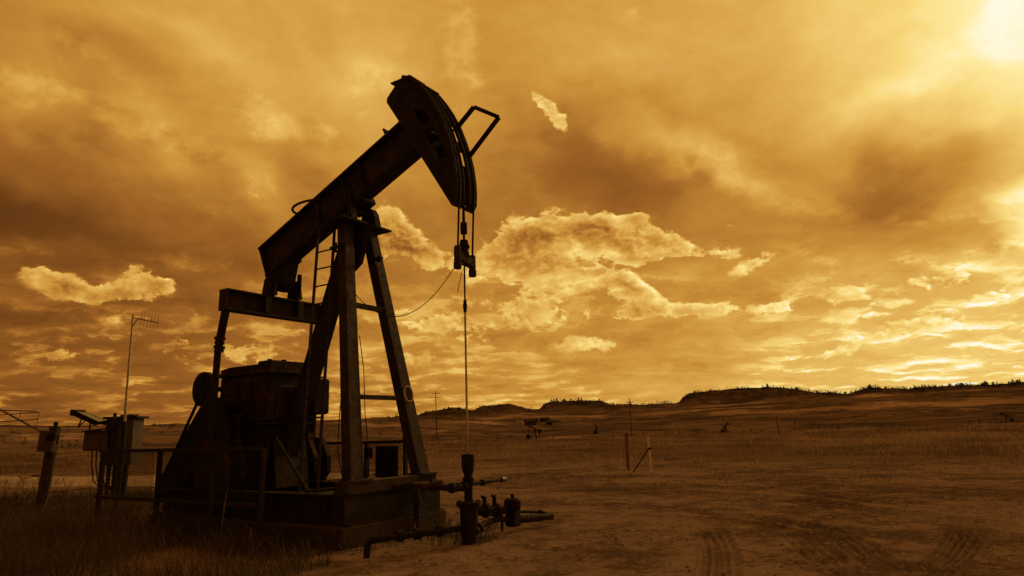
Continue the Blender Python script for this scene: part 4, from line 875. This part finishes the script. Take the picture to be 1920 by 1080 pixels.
# ------------------------------------------------------------------ grass
def blade_material(name, c1, c2, c3):
    mt = D.materials.new(name); mt.use_nodes = True; nt = mt.node_tree; X.nt = nt; nt.nodes.remove(nt.nodes['Principled BSDF']); b = nt.nodes.new('ShaderNodeBsdfDiffuse')
    a = nt.nodes.new('ShaderNodeAttribute'); a.attribute_name = 'tint'; t = X(a.outputs['Fac'])
    nt.links.new(ramp(t, [(0, (*c1, 1)), (.55, (*c2, 1)), (1, (*c3, 1))]).v, b.inputs['Color'])
    tr = nt.nodes.new('ShaderNodeBsdfTranslucent'); mx = nt.nodes.new('ShaderNodeMixShader'); mx.inputs[0].default_value = .45
    nt.links.new(b.inputs['Color'].links[0].from_socket, tr.inputs[0]); nt.links.new(b.outputs[0], mx.inputs[1]); nt.links.new(tr.outputs[0], mx.inputs[2])
    nt.links.new(mx.outputs[0], nt.nodes['Material Output'].inputs[0])
    return mt
M['grass'] = blade_material('dry_grass', (.045, .036, .026), (.10, .078, .054), (.22, .17, .115))
M['meadow'] = blade_material('meadow_grass', (.15, .10, .07), (.30, .205, .14), (.46, .32, .21))
def grass(name, pos, h, w, lean, mat, heads=0.0, label=None):
    n = len(pos); base = np.c_[pos, height(pos[:, 0], pos[:, 1])-.01]
    a = rng.uniform(0, 2*math.pi, n); d = np.c_[np.cos(a), np.sin(a), np.zeros(n)]; f = rng.uniform(0, 2*math.pi, n); sv = np.c_[np.cos(f), np.sin(f), np.zeros(n)]
    ln = lean*rng.uniform(.2, 1.3, n); V = []; ts = (0, .35, .7, 1.0)
    head = rng.random(n) < heads
    for t in ts:
        c = base+d*(h*ln*t**2)[:, None]+np.c_[np.zeros((n, 2)), h*t*(1-.25*ln*t)]
        ww = w*(1-t*.85) if t < 1 else w*.1
        if t == .7: ww = np.where(head, w*2.0, ww)
        V += [c-sv*np.broadcast_to(ww, (n,))[:, None]/2, c+sv*np.broadcast_to(ww, (n,))[:, None]/2]
    V = np.stack(V, 1).reshape(-1, 3); o = np.arange(n)[:, None]*8
    F = np.concatenate([o+np.array([[2*k, 2*k+1, 2*k+3, 2*k+2]]) for k in range(3)], 1).reshape(-1)
    tint = np.repeat(np.clip(rng.normal(.42, .20, n)+head*.25+.9*fbm(pos[:, 0]/5, pos[:, 1]/5, 33, 4), 0, 1), 8)
    ob = raw_mesh(name, V, F, 4, M[mat], False, {'tint': tint}); ob['kind'] = 'stuff'; tag(ob, label, 'grass'); return ob
def pump_local(p):
    c, s = math.cos(PA), math.sin(PA); x, y = p[:, 0]-PW[0], p[:, 1]-PW[1]; return c*x+s*y, -s*x+c*y
def scatter(n, x0, x1, y0, y1, keep):
    p = np.c_[rng.uniform(x0, x1, n), rng.uniform(y0, y1, n)]; return p[keep(p)]
def clump(p, sc, seed): return fbm(p[:, 0]/sc, p[:, 1]/sc, seed, 3)
def keep_tall(p):
    u, v = pump_local(p); r = np.hypot(p[:, 0], p[:, 1]); edge = -1.9-.30*(p[:, 1]-7)*(p[:, 1] < 9.5)-.6*(p[:, 1] >= 9.5)
    inside = (u > -7.9) & (u < -1.3) & (np.abs(v) < 1.25)
    k = (r > 4.3) & (p[:, 0] < edge+.6*clump(p, 1.2, 8)) & ~inside & (rng.random(len(p)) < .55+1.1*clump(p, 1.6, 4))
    return k & ~((u > -1.4) & (v > -1.9))
p = scatter(270000, -19, 0, 4.2, 22, keep_tall); dist = np.hypot(p[:, 0], p[:, 1]); k = rng.random(len(p)) < np.clip(12/dist, .35, 1)**1.2; p = p[k]; dist = dist[k]
hs = np.clip(rng.normal(.32, .13, len(p)), .06, .8)*(.8+.5*(clump(p, 2.2, 91)+.3)); u_, v_ = pump_local(p); hs = np.where((v_ > -3.2) & (v_ < -1.2) & (u_ > -9) & (u_ < -2.2), hs*1.45, hs)*np.clip(dist/9, .55, 1)
grass('tall_grass', p, hs, (.0035+.0004*dist)*rng.uniform(.6, 1.3, len(p)), .75, 'grass', .07, 'tall dry grass growing round the pump fence and in the lower left corner')
def keep_weed(p):
    u, v = pump_local(p); return (np.abs(v+1.75) < .5) & (u > -4) & (u < -1.2) | ((np.abs(u+1.15) < .25) & (np.abs(v) < 1.2)) | ((np.abs(u+.4) < .7) & (np.abs(v-.2) < .5))
p = scatter(26000, -8, 2, 8, 16, keep_weed); p = p[rng.random(len(p)) < .45]; grass('weeds', p, np.clip(rng.normal(.22, .12, len(p)), .05, .6), .012, .6, 'grass', .2, 'thin dry weeds at the foot of the foundation and wellhead')
def keep_pad(p):
    r = np.hypot(p[:, 0], p[:, 1]); return (r > 5.5) & (r < 33) & (rng.random(len(p)) < .06+.9*np.clip(clump(p, 2.5, 14)-.12, 0, 1)) & (np.abs(p[:, 0]) < p[:, 1]*.95)
p = scatter(160000, -6, 30, 5, 33, keep_pad); dist = np.hypot(p[:, 0], p[:, 1]); grass('stubble', p, np.clip(rng.normal(.045, .02, len(p)), .015, .12), .006+.0007*dist, .9, 'grass', 0, 'sparse short grass stubble scattered over the dirt pad')
def keep_band(p):
    r = np.hypot(p[:, 0], p[:, 1]); a = np.abs(np.arctan2(p[:, 0], p[:, 1])); rd = (p[:, 0] < 3) & (p[:, 1] > 24.8-.40*p[:, 0]-2.6) & (p[:, 1] < 25.5-.36*p[:, 0]+4.5)
    return (r > 27+6*clump(p, 7, 78)) & (r < 130) & (a < .86) & ~rd & (rng.random(len(p)) < np.clip(.7+1.3*clump(p, 6, 44), 0, 1)*np.clip(60/r, .25, 1)*np.clip((r-27)/12+.5*clump(p, 2.5, 45), .04, 1))
p = scatter(700000, -100, 100, 22, 125, keep_band); dist = np.hypot(p[:, 0], p[:, 1]); grass('meadow_grass', p, np.clip(rng.normal(.27, .12, len(p)), .05, .8)*(.55+1.3*np.clip(clump(p, 7, 66)+.25, 0, 1)), .006+.0006*dist, .75, 'meadow', .05, 'pale dry grass meadow beyond the dirt pad')
# loose stones on the pad
p = scatter(16000, -5, 26, 4.6, 28, lambda q: (np.abs(q[:, 0]) < q[:, 1]*.9) & (rng.random(len(q)) < np.clip(7/np.hypot(q[:, 0], q[:, 1]), .1, 1)*(.5+clump(q, 2.2, 29)))); V = []; F = []; pz = height(p[:, 0], p[:, 1])
for i, (x, y) in enumerate(p):
    s = .006+.034*random.random()**5; z = float(pz[i]); o = len(V); r = [random.uniform(.6, 1.2) for _ in range(6)]
    V += [(x+s*r[0], y, z), (x, y+s*r[1], z), (x-s*r[2], y, z), (x, y-s*r[3], z), (x+s*.2, y, z+s*r[4]*.8), (x, y, z-s*.5)]
    for a_, b_, c_ in ((0, 1, 4), (1, 2, 4), (2, 3, 4), (3, 0, 4), (1, 0, 5), (2, 1, 5), (3, 2, 5), (0, 3, 5)): F += [o+a_, o+b_, o+c_]
M['stone'] = material('field_stone', (.20, .16, .13), (.09, .072, .06), 6, .95)
tag(raw_mesh('pebbles', np.array(V), F, 3, M['stone'], False), 'loose pebbles scattered over the dirt pad', 'pebbles', None, 'stuff')
